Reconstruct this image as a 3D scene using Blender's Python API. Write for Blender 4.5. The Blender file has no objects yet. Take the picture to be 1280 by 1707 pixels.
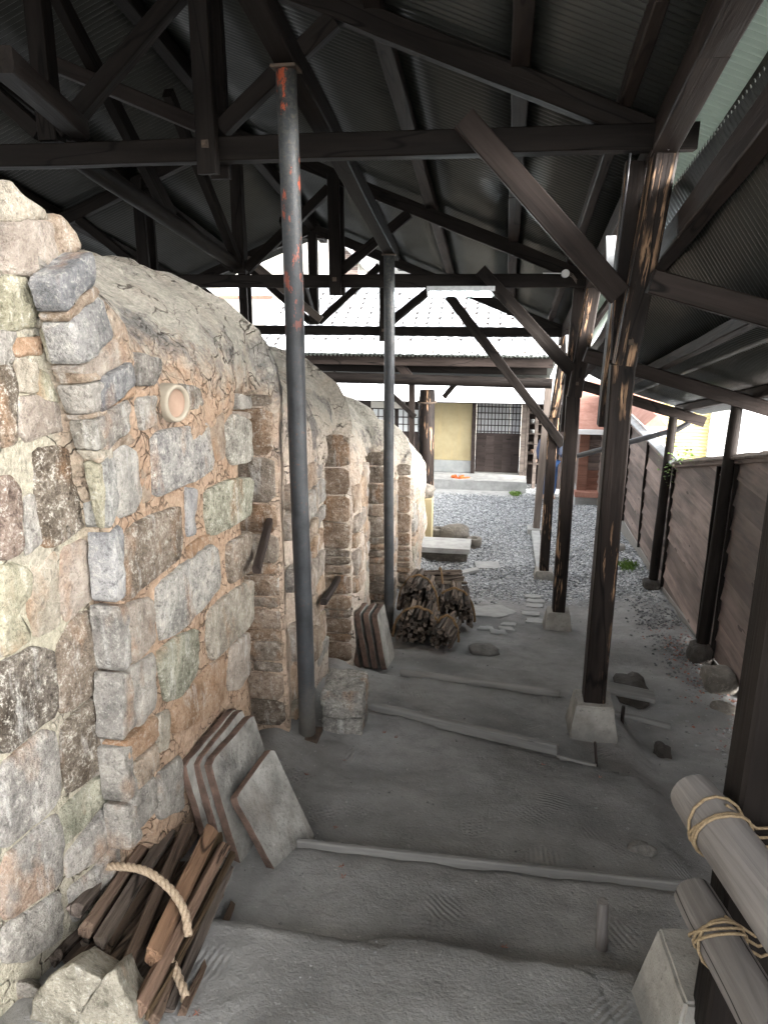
import bpy, bmesh, math, random
import numpy as np
from mathutils import Vector, Matrix, noise

random.seed(7)
SC = bpy.context.scene
COL = SC.collection

# ------------------------------------------------------------------ camera
# x = across the shed (right +), y = along the shed (downhill), z = up, the eye is at 0,0,0
F = 1240.0
PITCH = math.atan((853.5 - 500.0) / F)
YAW = math.atan((851.0 - 640.0) * math.cos(PITCH) / F)
cam_d = bpy.data.cameras.new('camera')
cam = bpy.data.objects.new('camera', cam_d)
COL.objects.link(cam)
cam_d.sensor_fit = 'VERTICAL'
cam_d.sensor_height = 36.0
cam_d.lens = F / 1707.0 * 36.0
cam_d.clip_start = 0.05
cam_d.clip_end = 800.0
cam.rotation_euler = (math.pi / 2 - PITCH, 0, YAW)
SC.camera = cam

# ------------------------------------------------------------------ light: overcast day
SUN_EL, SUN_AZ = math.radians(21), math.radians(106)     # azimuth measured from +y towards +x
world = bpy.data.worlds.new('World')
SC.world = world
world.use_nodes = True
wn = world.node_tree
wn.nodes.clear()
sky = wn.nodes.new('ShaderNodeTexSky')
sky.sky_type = 'NISHITA'
sky.sun_disc = False
sky.sun_elevation = SUN_EL
sky.sun_rotation = SUN_AZ
sky.dust_density = 6.0
sky.air_density = 1.0
hs = wn.nodes.new('ShaderNodeHueSaturation')
hs.inputs['Saturation'].default_value = 0.15
bgn = wn.nodes.new('ShaderNodeBackground')
bgn.inputs['Strength'].default_value = 0.15
wo = wn.nodes.new('ShaderNodeOutputWorld')
wn.links.new(sky.outputs[0], hs.inputs['Color'])
wn.links.new(hs.outputs[0], bgn.inputs[0])
wn.links.new(bgn.outputs[0], wo.inputs[0])
sun_d = bpy.data.lights.new('sun', 'SUN')
sun_d.energy = 0.5
sun_d.angle = math.radians(40)
sun_d.color = (1.0, 0.99, 0.975)
sun = bpy.data.objects.new('sun', sun_d)
COL.objects.link(sun)
sdir = Vector((math.sin(SUN_AZ) * math.cos(SUN_EL), math.cos(SUN_AZ) * math.cos(SUN_EL), math.sin(SUN_EL)))
sun.rotation_euler = sdir.to_track_quat('Z', 'Y').to_euler()
sun.location = (6, -8, 12)
SC.view_settings.view_transform = 'Standard'
SC.view_settings.look = 'None'
SC.view_settings.exposure = 3.55
SC.view_settings.gamma = 1.0
SC.view_settings.use_curve_mapping = False
SC.render.engine = 'CYCLES'
SC.cycles.use_denoising = True
SC.cycles.max_bounces = 6
SC.cycles.diffuse_bounces = 4
SC.cycles.glossy_bounces = 2
SC.cycles.transmission_bounces = 2
SC.cycles.debug_use_spatial_splits = True
SC.cycles.use_adaptive_sampling = True
SC.cycles.adaptive_threshold = 0.02
SC.cycles.sample_clamp_indirect = 6.0

# ------------------------------------------------------------------ measuring helpers (a sight line meets a known plane)
_cp, _sp, _cy, _sy = math.cos(PITCH), math.sin(PITCH), math.cos(YAW), math.sin(YAW)
FW = Vector((-_sy * _cp, _cy * _cp, -_sp)); UP = Vector((-_sy * _sp, _cy * _sp, _cp)); RT = Vector((_cy, _sy, 0))
def ray(x, y): return FW + RT * ((x - 640) / F) + UP * ((853.5 - y) / F)
def S(x, y, v): d = ray(x, y); return d * (v / d.y)
def T(x, y, v): d = ray(x, y); return d * (v / d.x)
def Zp(x, y, v): d = ray(x, y); return d * (v / d.z)
def plane_tz(x, y, a, b, c=0.0): d = ray(x, y); return d * (a / (d.x - b * d.z - c * d.y))      # t = a + b z
def lerp(a, b, k): return a + (b - a) * k
def sstep(a, b, x):
    k = np.clip((x - a) / (b - a), 0, 1); return k * k * (3 - 2 * k)
def rnd(a, b): return random.uniform(a, b)
def fbm(v, oct=3): return noise.fractal(v, 1.0, 2.0, oct)

# ------------------------------------------------------------------ objects
W = {}
def thing(name, label, cat, loc=(0, 0, 0), group=None, kind=None):
    o = bpy.data.objects.new(name, None); COL.objects.link(o)
    o.location = loc; o.empty_display_size = 0.1
    W[o.name] = Matrix.Translation(Vector(loc))
    tag(o, label, cat, group, kind); return o
def part_empty(name, parent, loc):
    o = bpy.data.objects.new(name, None); COL.objects.link(o); o.empty_display_size = 0.1
    set_world(o, Matrix.Translation(Vector(loc)), parent); return o
def tag(o, label=None, cat=None, group=None, kind=None):
    if label: o['label'] = label
    if cat: o['category'] = cat
    if group: o['group'] = group
    if kind: o['kind'] = kind
    return o
def set_world(o, M, parent=None):
    W[o.name] = M
    if parent is not None:
        o.parent = parent
        o.matrix_parent_inverse = W[parent.name].inverted()
    o.matrix_basis = M
def mesh_obj(name, verts, faces, mat, parent=None, M=None, smooth=False):
    me = bpy.data.meshes.new(name)
    me.from_pydata([tuple(v) for v in verts], [], faces)
    me.materials.append(mat)
    if smooth: me.shade_smooth()
    me.update()
    o = bpy.data.objects.new(name, me); COL.objects.link(o)
    set_world(o, M or Matrix.Identity(4), parent)
    return o
def share(name, src, M, parent=None, tint=None):
    o = bpy.data.objects.new(name, src.data); COL.objects.link(o)
    set_world(o, M, parent)
    if tint is not None: o['tint'] = tint
    elif 'tint' in src: o['tint'] = list(src['tint'])
    return o
def structure(o): o['kind'] = 'structure'; return o

class MB:
    def __init__(s): s.v = []; s.f = []
    def add(s, v, f):
        n = len(s.v); s.v += [Vector(a) for a in v]; s.f += [tuple(i + n for i in q) for q in f]; return s
    def box(s, lo, hi):
        x0, y0, z0 = lo; x1, y1, z1 = hi
        return s.add([(x0, y0, z0), (x1, y0, z0), (x1, y1, z0), (x0, y1, z0), (x0, y0, z1), (x1, y0, z1), (x1, y1, z1), (x0, y1, z1)],
                     [(0, 3, 2, 1), (4, 5, 6, 7), (0, 1, 5, 4), (1, 2, 6, 5), (2, 3, 7, 6), (3, 0, 4, 7)])
    def prism(s, pts, axis_vec):
        a = Vector(axis_vec); n = len(pts)
        v = [Vector(p) for p in pts] + [Vector(p) + a for p in pts]
        f = [tuple(range(n))[::-1], tuple(range(n, 2 * n))] + [(i, (i + 1) % n, (i + 1) % n + n, i + n) for i in range(n)]
        return s.add(v, f)
    def tube(s, pts, r, seg=8, cap=True):
        pts = [Vector(p) for p in pts]; n = len(pts); rs = r if hasattr(r, '__len__') else [r] * n
        v = []; ref = None
        for i, p in enumerate(pts):
            d = (pts[min(i + 1, n - 1)] - pts[max(i - 1, 0)]).normalized()
            if ref is None: ref = d.orthogonal().normalized()
            ref = (ref - d * ref.dot(d)).normalized(); b = d.cross(ref)
            for k in range(seg):
                a = 2 * math.pi * k / seg
                v.append(p + (ref * math.cos(a) + b * math.sin(a)) * rs[i])
        f = [(i * seg + k, i * seg + (k + 1) % seg, (i + 1) * seg + (k + 1) % seg, (i + 1) * seg + k) for i in range(n - 1) for k in range(seg)]
        if cap: f += [tuple(range(seg))[::-1], tuple(range((n - 1) * seg, n * seg))]
        return s.add(v, f)
    def build(s, name, mat, parent=None, M=None, smooth=False): return mesh_obj(name, s.v, s.f, mat, parent, M, smooth)

def frame(p0, p1, up=(0, 0, 1)):
    x = (Vector(p1) - Vector(p0)); L = x.length; x.normalize()
    u = Vector(up); u = u - x * u.dot(x)
    if u.length < 1e-4: u = Vector((0, 1, 0)) - x * x.y
    u.normalize(); y = u.cross(x)
    M = Matrix((( x.x, y.x, u.x, p0[0]), (x.y, y.y, u.y, p0[1]), (x.z, y.z, u.z, p0[2]), (0, 0, 0, 1)))
    return M, L
def beam(name, p0, p1, w, h, mat, parent=None, up=(0, 0, 1), ch=0.006, jit=0.004, tint=None, n=None, bow=0.0):
    """sawn timber from p0 to p1, chamfered and slightly uneven; local x runs along the grain"""
    p0 = Vector(p0); p1 = Vector(p1)
    M, L = frame(p0, p1, up)
    n = n or max(2, min(14, int(L / 0.3) + 1))
    v = []; f = []; sd = rnd(0, 100)
    for i in range(n + 1):
        x = L * i / n
        a, b = w / 2, h / 2; c = min(ch, a * .4, b * .4)
        for (yy, zz) in ((-a + c, -b), (a - c, -b), (a, -b + c), (a, b - c), (a - c, b), (-a + c, b), (-a, b - c), (-a, -b + c)):
            q = Vector((x * 2.3 + sd, yy * 9, zz * 9))
            bw = bow * math.sin(math.pi * i / n)
            v.append((x, yy + noise.noise(q) * jit * 2, zz + noise.noise(q + Vector((7, 3, 1))) * jit * 2 + bw))
    for i in range(n):
        for k in range(8):
            f.append((i * 8 + k, i * 8 + (k + 1) % 8, (i + 1) * 8 + (k + 1) % 8, (i + 1) * 8 + k))
    f.append(tuple(range(8))[::-1]); f.append(tuple(range(n * 8, n * 8 + 8)))
    o = mesh_obj(name, v, f, mat, parent, M)
    if tint is not None: o['tint'] = tint
    return o
def log(name, p0, p1, r0, r1, mat, parent=None, seg=16, n=14, jit=0.05, tint=None, bend=0.0):
    M, L = frame(p0, p1); v = []; f = []; sd = rnd(0, 99)
    for i in range(n + 1):
        k = i / n; r = lerp(r0, r1, k)
        if i in (0, n): r *= 0.93
        x = L * k if 0 < i < n else (L * k + (0.0 if i else 0.0))
        for j in range(seg):
            a = 2 * math.pi * j / seg
            rr = r * (1 + jit * noise.noise(Vector((x * 3 + sd, math.cos(a) * 1.5, math.sin(a) * 1.5))))
            v.append((x, math.cos(a) * rr, math.sin(a) * rr + bend * math.sin(math.pi * k)))
    # chamfer at the ends
    for j in range(seg):
        v[j] = (0.0, v[j][1], v[j][2])
    for i in range(n):
        for j in range(seg):
            f.append((i * seg + j, i * seg + (j + 1) % seg, (i + 1) * seg + (j + 1) % seg, (i + 1) * seg + j))
    f.append(tuple(range(seg))[::-1]); f.append(tuple(range(n * seg, n * seg + seg)))
    o = mesh_obj(name, v, f, mat, parent, M, True)
    md = o.modifiers.new('edge', 'EDGE_SPLIT'); md.split_angle = math.radians(55)
    if tint is not None: o['tint'] = tint
    return o
def rock(name, c, size, mat, parent=None, seed=0, rough=0.22, flat=0.0, rotz=0.0, sub=3, tint=None, boxy=0.0):
    bm = bmesh.new(); bmesh.ops.create_icosphere(bm, subdivisions=sub, radius=1.0)
    sv = Vector((seed * 3.7, seed * 1.3, seed * 7.1))
    for vt in bm.verts:
        p = vt.co.copy()
        if boxy: 
            m = max(abs(p.x), abs(p.y), abs(p.z)); p = p.lerp(p / m * 0.9, boxy)
        cell = noise.cell_vector(p * 1.4 + sv) if rough > .3 else Vector((0, 0, 0))
        k = 1 + rough * noise.noise(p * 1.3 + sv) + rough * .45 * noise.noise(p * 3.1 + sv) + rough * .2 * noise.noise(p * 7 + sv)
        p = p * k
        if flat and p.z < -flat: p.z = -flat
        vt.co = Vector((p.x * size[0], p.y * size[1], p.z * size[2]))
    me = bpy.data.meshes.new(name); bm.to_mesh(me); bm.free(); me.materials.append(mat); me.shade_smooth()
    o = bpy.data.objects.new(name, me); COL.objects.link(o)
    set_world(o, Matrix.Translation(Vector(c)) @ Matrix.Rotation(rotz, 4, 'Z'), parent)
    if tint is not None: o['tint'] = tint
    return o

# ------------------------------------------------------------------ materials
class NT:
    def __init__(s, name):
        s.m = bpy.data.materials.new(name); s.m.use_nodes = True; s.t = s.m.node_tree
        s.t.nodes.clear(); s.out = s.n('OutputMaterial'); s.b = s.n('BsdfPrincipled'); s.l(s.b.outputs[0], s.out.inputs[0])
    def n(s, t, **kw):
        nd = s.t.nodes.new('ShaderNode' + t)
        for k, v in kw.items(): setattr(nd, k, v)
        return nd
    def l(s, a, b): s.t.links.new(a, b)
    def val(s, sock, v):
        if hasattr(v, 'is_linked') or isinstance(v, bpy.types.NodeSocket): s.l(v, sock)
        else: sock.default_value = v if not (isinstance(v, tuple) and len(v) == 3 and len(sock.default_value) == 4) else (*v, 1)
    def co(s, kind='Object', scale=(1, 1, 1), rot=(0, 0, 0), loc=None):
        tc = s.n('TexCoord'); mp = s.n('Mapping'); s.l(tc.outputs[kind], mp.inputs[0])
        mp.inputs['Scale'].default_value = scale; mp.inputs['Rotation'].default_value = rot
        if loc is not None: s.val(mp.inputs['Location'], loc)
        return mp.outputs[0]
    def world(s, scale=(1, 1, 1), rot=(0, 0, 0)):
        g = s.n('NewGeometry'); mp = s.n('Mapping'); s.l(g.outputs['Position'], mp.inputs[0])
        mp.inputs['Scale'].default_value = scale; mp.inputs['Rotation'].default_value = rot; return mp.outputs[0]
    def noise(s, co, scale, detail=4, rough=.55, dist=0.0, out='Fac'):
        nd = s.n('TexNoise'); s.l(co, nd.inputs['Vector']); nd.inputs['Scale'].default_value = scale
        nd.inputs['Detail'].default_value = detail; nd.inputs['Roughness'].default_value = rough; nd.inputs['Distortion'].default_value = dist
        return nd.outputs[out]
    def voro(s, co, scale, feature='F1', out='Distance', rand=1.0):
        nd = s.n('TexVoronoi', feature=feature); s.l(co, nd.inputs['Vector']); nd.inputs['Scale'].default_value = scale
        nd.inputs['Randomness'].default_value = rand; return nd.outputs[out]
    def ramp(s, fac, stops):
        nd = s.n('ValToRGB'); s.l(fac, nd.inputs[0]); e = nd.color_ramp.elements
        while len(e) > 1: e.remove(e[-1])
        for i, (p, c) in enumerate(stops):
            el = e[0] if i == 0 else e.new(p)
            el.position = p; el.color = (*c, 1) if isinstance(c, tuple) else (c, c, c, 1)
        return nd.outputs[0]
    def rng(s, v, a, b, c=0.0, d=1.0):
        nd = s.n('MapRange'); s.val(nd.inputs[0], v)
        for i, q in enumerate((a, b, c, d)): nd.inputs[i + 1].default_value = q
        return nd.outputs[0]
    def mix(s, fac, a, b, mode='MIX'):
        nd = s.n('Mix', data_type='RGBA', blend_type=mode); s.val(nd.inputs[0], fac); s.val(nd.inputs[6], a); s.val(nd.inputs[7], b)
        return nd.outputs[2]
    def math(s, op, a, b=0.0, clamp=False):
        nd = s.n('Math', operation=op, use_clamp=clamp); s.val(nd.inputs[0], a); s.val(nd.inputs[1], b); return nd.outputs[0]
    def tint(s):
        nd = s.n('Attribute', attribute_type='OBJECT', attribute_name='tint'); return nd.outputs['Color']
    def rand(s): return s.n('ObjectInfo').outputs['Random']
    def sep(s, v): nd = s.n('SeparateXYZ'); s.l(v, nd.inputs[0]); return nd.outputs
    def addv(s, v, off):
        nd = s.n('VectorMath', operation='ADD'); s.l(v, nd.inputs[0]); s.val(nd.inputs[1], off); return nd.outputs[0]
    def randco(s, scale=(1, 1, 1), k=37.0):
        """object coordinates shifted per object, so that copies never repeat"""
        tc = s.n('TexCoord'); mp = s.n('Mapping'); s.l(tc.outputs['Object'], mp.inputs[0]); mp.inputs['Scale'].default_value = scale
        r = s.math('MULTIPLY', s.rand(), k); cx = s.n('CombineXYZ'); s.l(r, cx.inputs[0]); s.l(r, cx.inputs[1]); s.l(r, cx.inputs[2])
        return s.addv(mp.outputs[0], cx.outputs[0])
    def bump(s, h, strength=.5, dist=.01, prev=None):
        nd = s.n('Bump'); nd.inputs['Strength'].default_value = strength; nd.inputs['Distance'].default_value = dist
        s.l(h, nd.inputs['Height'])
        if prev is not None: s.l(prev, nd.inputs['Normal'])
        return nd.outputs[0]
    def done(s, color=None, rough=None, normal=None, spec=None, metal=None):
        if color is not None: s.val(s.b.inputs['Base Color'], color)
        if rough is not None: s.val(s.b.inputs['Roughness'], rough)
        if normal is not None: s.l(normal, s.b.inputs['Normal'])
        if spec is not None: s.val(s.b.inputs['Specular IOR Level'], spec)
        if metal is not None: s.val(s.b.inputs['Metallic'], metal)
        return s.m

def m_wood(name, dark, light, wear=None, wear_amt=0.0, rough=.6, grain=30.0, gbump=.5, var=.5, tinted=False, spec=.15, crack=0.0, rv=.35, knots=.7, bd=.008):
    n = NT(name)
    co = n.randco((1.2, grain, grain)); big = n.randco((.9, 5, 5), 11.0)
    g = n.noise(co, 1.0, 4, .62, 1.0)
    col = n.mix(n.rng(g, .3, .72), dark, light)
    patch = n.noise(big, 1.6, 3, .6)
    col = n.mix(n.rng(patch, .35, .75, 0, var), col, tuple(c * 1.9 + .01 for c in light))
    col = n.mix(n.rng(n.rand(), 0, 1, 0, rv), col, tuple(c * .55 for c in dark))
    # knots
    kco = n.randco((1.1, 4.2, 4.2), 23.0); kn = n.voro(kco, 1.5)
    knot = n.math('LESS_THAN', kn, .10)
    col = n.mix(n.math('MULTIPLY', knot, knots), col, tuple(c * .4 for c in dark))
    if wear:
        wco = n.randco((2.1, 34, 34), 5.0); w = n.noise(wco, 1.0, 5, .7)
        w2 = n.noise(n.randco((1.3, 5, 5), 3.0), 1.3, 3)
        msk = n.math('MULTIPLY', n.rng(w, .60 - wear_amt, .64 - wear_amt), n.rng(w2, .52, .58))
        col = n.mix(msk, col, wear)
    if crack:
        ck = n.noise(n.randco((.55, 4.5, 4.5), 29.0), 1.0, 2, .5)
        ckm = n.rng(n.math('ABSOLUTE', n.math('SUBTRACT', ck, .5)), .010, .002)
        col = n.mix(n.math('MULTIPLY', ckm, crack), col, tuple(c * .12 for c in dark))
    if tinted: col = n.mix(1.0, col, n.tint(), 'MULTIPLY')
    nm = n.bump(g, gbump, bd)
    return n.done(col, n.rng(g, .2, .8, rough - .1, rough + .15), nm, spec)

M_TIMBER = m_wood('dark_timber', (.0052, .0042, .0038), (.016, .0124, .0105), rough=.6, spec=.1, crack=.7)
M_POST = m_wood('worn_stained_timber', (.008, .006, .0052), (.025, .018, .015), wear=(.38, .24, .145), wear_amt=.085, rough=.55, crack=.8)
M_WARM = m_wood('brown_timber', (.013, .0098, .0085), (.039, .029, .025), rough=.55, crack=.8)
M_LOGW = m_wood('grey_weathered_log', (.10, .09, .084), (.27, .25, .235), rough=.7, grain=26, gbump=.6, crack=1.0, var=.25)
M_FENCE = m_wood('fence_boards', (.072, .056, .049), (.26, .20, .175), rough=.6, grain=24, gbump=.8, var=.6, spec=.25, rv=.75)
M_BOARD = m_wood('dusty_grey_board', (.15, .146, .138), (.27, .262, .248), rough=.9, gbump=.3)
M_FIRE = m_wood('split_firewood', (.035, .028, .024), (.20, .165, .14), rough=.8, grain=42, gbump=1.0, var=.45, tinted=True, knots=0.0, wear=(.04, .033, .028), wear_amt=.08, bd=.02, crack=.8)
M_PLAIN = m_wood('house_dark_wood', (.025, .019, .017), (.05, .038, .034), rough=.6)
M_PALEW = m_wood('pale_old_wood', (.09, .074, .064), (.18, .15, .13), rough=.75)
M_RED = m_wood('red_brown_boards', (.10, .05, .036), (.20, .10, .07), rough=.8)

def m_stone():
    n = NT('kiln_stone')
    co = n.randco((1, 1, 1)); t = n.tint()
    big = n.noise(co, 6, 4, .6, .5); mid = n.noise(co, 32, 5, .75); fine = n.noise(co, 120, 3, .75)
    a = n.n('Attribute', attribute_type='OBJECT', attribute_name='speck').outputs['Fac']
    col = n.mix(n.rng(big, .3, .7), n.mix(.5, t, (0.0, 0.0, 0.0)), n.mix(.30, t, (.60, .55, .48)))
    col = n.mix(n.rng(n.noise(n.randco((1, 1, .5), 51), 7, 3), .56, .68, 0, .5), col, (.36, .20, .105))
    st = n.noise(n.randco((9, 9, 1.6), 19), 1.6, 4, .7)
    col = n.mix(n.rng(st, .57, .70, 0, .6), col, (.58, .57, .54))
    # pale crystals and dark pits
    sp = n.math('ADD', n.math('MULTIPLY', mid, .6), n.math('MULTIPLY', fine, .4))
    col = n.mix(n.math('MULTIPLY', n.rng(sp, .52, .62), n.math('ADD', n.math('MULTIPLY', a, .75), .12)), col, (.66, .63, .56))
    col = n.mix(n.math('MULTIPLY', n.rng(sp, .49, .38), n.math('ADD', n.math('MULTIPLY', a, .55), .35)), col, n.mix(.82, t, (.01, .008, .006)))
    nm = n.bump(n.math('ADD', n.math('MULTIPLY', big, .8), n.math('ADD', n.math('MULTIPLY', mid, .8), n.math('MULTIPLY', fine, .45))), 1.0, .020)
    return n.done(col, .88, nm, .25)
M_STONE = m_stone()

def m_clay():
    """clay plaster and joints of the kiln: tan joints low on the walls, greyer crust on the domes, soot near the crowns"""
    n = NT('kiln_clay')
    p = n.world(); xyz = n.sep(p)
    big = n.noise(p, 2.6, 5, .6, .6); mid = n.noise(p, 11, 5, .65); fine = n.noise(p, 60, 4, .75)
    # height above the springing line (it falls with the hill)
    hgt = n.math('ADD', xyz[2], n.math('MULTIPLY', xyz[1], .285))
    hh = n.math('ADD', hgt, n.math('MULTIPLY', n.math('SUBTRACT', mid, .5), .5))
    tan = n.mix(n.rng(mid, .3, .7), (.42, .28, .19), (.52, .385, .28))
    cream = n.mix(n.rng(big, .35, .65), (.46, .43, .33), (.37, .34, .28))
    near = n.rng(n.math('ADD', xyz[1], n.math('MULTIPLY', big, .25)), 2.02, 2.12)
    joint = n.mix(near, cream, tan)
    farc = n.rng(xyz[1], 3.3, 3.7)
    pale = n.mix(n.rng(big, .35, .68), (.52, .42, .335), (.64, .575, .495))
    pale = n.mix(n.rng(mid, .50, .64, 0, .6), pale, (.40, .335, .28))
    joint = n.mix(farc, joint, pale)
    crust = n.mix(n.rng(mid, .3, .7), (.29, .27, .232), (.46, .43, .372))
    crust = n.mix(n.rng(big, .5, .66, 0, .6), crust, (.36, .30, .24))
    col = n.mix(n.rng(hh, .42, .66), joint, crust)
    soot = n.noise(p, 3.4, 5, .68, .15)
    sm = n.math('MULTIPLY', n.rng(soot, .52, .62), n.math('MULTIPLY', n.rng(hh, .12, .40), n.rng(hh, 1.0, .66)))
    col = n.mix(n.math('MULTIPLY', sm, .7), col, (.13, .132, .138))
    # crack net: coarse drying cracks everywhere in patches, a finer one in the joints of the first chamber
    dv = n.n('VectorMath', operation='ADD'); n.l(p, dv.inputs[0])
    ns = n.n('TexNoise'); n.l(p, ns.inputs['Vector']); ns.inputs['Scale'].default_value = 7; ns.inputs['Detail'].default_value = 3
    sc = n.n('VectorMath', operation='SCALE'); n.l(ns.outputs['Color'], sc.inputs[0]); sc.inputs['Scale'].default_value = .20
    n.l(sc.outputs[0], dv.inputs[1])
    cr = n.voro(dv.outputs[0], 5.0, 'DISTANCE_TO_EDGE'); cr2 = n.voro(dv.outputs[0], 16, 'DISTANCE_TO_EDGE')
    c1 = n.math('MULTIPLY', n.rng(cr, .017, .003), n.rng(big, .40, .52))
    jz = n.math('MULTIPLY', n.math('MULTIPLY', near, n.math('SUBTRACT', 1.0, farc)), n.rng(hh, .62, .42))
    c2 = n.math('MULTIPLY', n.rng(cr2, .045, .008), n.math('MAXIMUM', n.rng(soot, .54, .64), n.math('MULTIPLY', jz, n.rng(soot, .40, .46))))
    crk = n.math('MAXIMUM', c1, n.math('MULTIPLY', c2, .8))
    col = n.mix(n.math('MULTIPLY', crk, .8), col, (.06, .047, .037))
    col = n.mix(n.rng(fine, .36, .56, .45, 0), col, n.mix(.65, col, (.03, .025, .02)))
    col = n.mix(n.rng(fine, .56, .70, 0, .35), col, (.62, .57, .49))
    nm = n.bump(n.math('SUBTRACT', n.math('ADD', mid, n.math('MULTIPLY', fine, .45)), n.math('MULTIPLY', crk, .5)), 1.0, .030)
    return n.done(col, .92, nm, .2)
M_CLAY = m_clay()

def m_ground():
    n = NT('dusty_ground')
    p = n.world(); xyz = n.sep(p)
    big = n.noise(p, 1.3, 5, .6); mid = n.noise(p, 9, 5, .65); fine = n.noise(p, 75, 4, .7)
    dirt = n.mix(n.rng(big, .32, .66), (.172, .170, .165), (.355, .350, .340))
    dirt = n.mix(n.rng(n.noise(p, .9, 3), .52, .66, 0, .55), dirt, (.150, .148, .143))
    dirt = n.mix(n.rng(mid, .45, .75, 0, .5), dirt, (.175, .172, .167))
    dirt = n.mix(n.rng(n.noise(p, 42, 2), .68, .74, 0, .6), dirt, (.46, .45, .43))
    # grey crushed stone further down
    v = n.n('TexVoronoi'); n.l(p, v.inputs['Vector']); v.inputs['Scale'].default_value = 38
    gcol = n.ramp(n.sep(v.outputs['Color'])[0], [(0, (.12, .128, .133)), (.5, (.29, .30, .305)), (1, (.53, .54, .545))])
    gcol = n.mix(n.rng(v.outputs['Distance'], .55, .85), gcol, (.04, .042, .045))
    edge = n.math('ADD', xyz[1], n.math('MULTIPLY', n.math('SUBTRACT', mid, .5), 1.6))
    gm = n.rng(edge, 7.95, 8.55)
    col = n.mix(gm, dirt, gcol)
    # tread marks of soles: small ridged ovals turned every way
    vc = n.n('TexVoronoi'); n.l(p, vc.inputs['Vector']); vc.inputs['Scale'].default_value = 4.2
    ang = n.math('MULTIPLY', n.sep(vc.outputs['Color'])[0], 6.28)
    vr = n.n('VectorRotate', rotation_type='Z_AXIS'); n.l(p, vr.inputs['Vector']); n.l(ang, vr.inputs['Angle'])
    wv = n.n('TexWave', wave_type='BANDS'); n.l(vr.outputs[0], wv.inputs['Vector']); wv.inputs['Scale'].default_value = 15; wv.inputs['Distortion'].default_value = 1.8; wv.inputs['Detail'].default_value = 2
    wv2 = n.n('TexWave', wave_type='BANDS', bands_direction='Y'); n.l(vr.outputs[0], wv2.inputs['Vector']); wv2.inputs['Scale'].default_value = 13; wv2.inputs['Distortion'].default_value = 1.5
    tread = n.mix(n.math('GREATER_THAN', n.sep(vc.outputs['Color'])[1], .5), wv.outputs['Fac'], n.math('MULTIPLY', wv.outputs['Fac'], wv2.outputs['Fac']))
    tm = n.math('MULTIPLY', n.rng(vc.outputs['Distance'], .42, .22), n.math('MULTIPLY', n.math('GREATER_THAN', n.sep(vc.outputs['Color'])[2], .30), n.math('SUBTRACT', 1.0, gm)))
    h = n.math('ADD', n.math('MULTIPLY', mid, .75), n.math('MULTIPLY', fine, .42))
    h = n.math('ADD', h, n.math('MULTIPLY', n.math('MULTIPLY', tread, tm), .24))
    h = n.math('ADD', h, n.math('MULTIPLY', n.math('SUBTRACT', 1.0, v.outputs['Distance']), gm))
    nm = n.bump(h, .8, .022)
    return n.done(col, .95, nm, .2)
M_GROUND = m_ground()

def m_simple(name, a, b, rough=.8, scale=12, bump=.3, bd=.01, spec=.3, metal=0.0, fine=None, streak=None):
    n = NT(name); co = n.randco()
    f = n.noise(co, scale, 3, .65); col = n.mix(n.rng(f, .3, .7), a, b)
    g = n.noise(co, scale * 6, 2, .7)
    if fine: col = n.mix(n.rng(g, .55, .75, 0, .6), col, fine)
    if streak: col = n.mix(n.rng(n.noise(n.randco((8, 8, .8), 13), 1.5, 4), .5, .7, 0, .7), col, streak)
    nm = n.bump(n.math('ADD', f, n.math('MULTIPLY', g, .5)), bump, bd)
    return n.done(col, rough, nm, spec, metal)
M_CONC = m_simple('footing_concrete', (.27, .255, .228), (.38, .36, .325), .85, 9, .35, .006, fine=(.27, .25, .22))
def m_footing():
    n = NT('footing_concrete'); co = n.randco(); z = n.sep(n.co('Object'))[2]
    f = n.noise(co, 9, 4, .65); g = n.noise(co, 55, 3, .7)
    col = n.mix(n.rng(f, .3, .7), (.25, .235, .21), (.40, .38, .345)); col = n.mix(n.rng(g, .60, .70, 0, .8), col, (.15, .14, .125))
    dirt = n.rng(n.math('ADD', z, n.math('MULTIPLY', n.math('SUBTRACT', f, .5), .22)), .19, .10)
    col = n.mix(n.math('MULTIPLY', dirt, .85), col, (.20, .193, .18))
    return n.done(col, .9, n.bump(n.math('ADD', f, g), .5, .008), .2)
M_CONC = m_footing()
M_CONCP = m_simple('pale_concrete', (.27, .27, .26), (.41, .41, .395), .85, 6, .3, .006)
M_ROCK = m_simple('brown_grey_rock', (.09, .08, .066), (.20, .18, .155), .9, 5, .8, .03, fine=(.33, .30, .26))
M_ROCKD = m_simple('dark_rock', (.030, .026, .022), (.075, .065, .055), .8, 6, .8, .03)  # same kind of rock in a darker tone
M_DUST = m_simple('dust_covered_stone', (.15, .143, .132), (.24, .23, .212), .95, 8, .7, .02, fine=(.11, .105, .1))
M_SLAB = m_simple('kiln_shelf_slab', (.13, .125, .115), (.34, .33, .30), .85, 7, .9, .014, fine=(.09, .08, .07), streak=(.16, .14, .12))
M_SLABE = m_simple('kiln_shelf_edge', (.06, .042, .034), (.17, .11, .085), .8, 14, .8, .012)
M_STEELP = None
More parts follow.
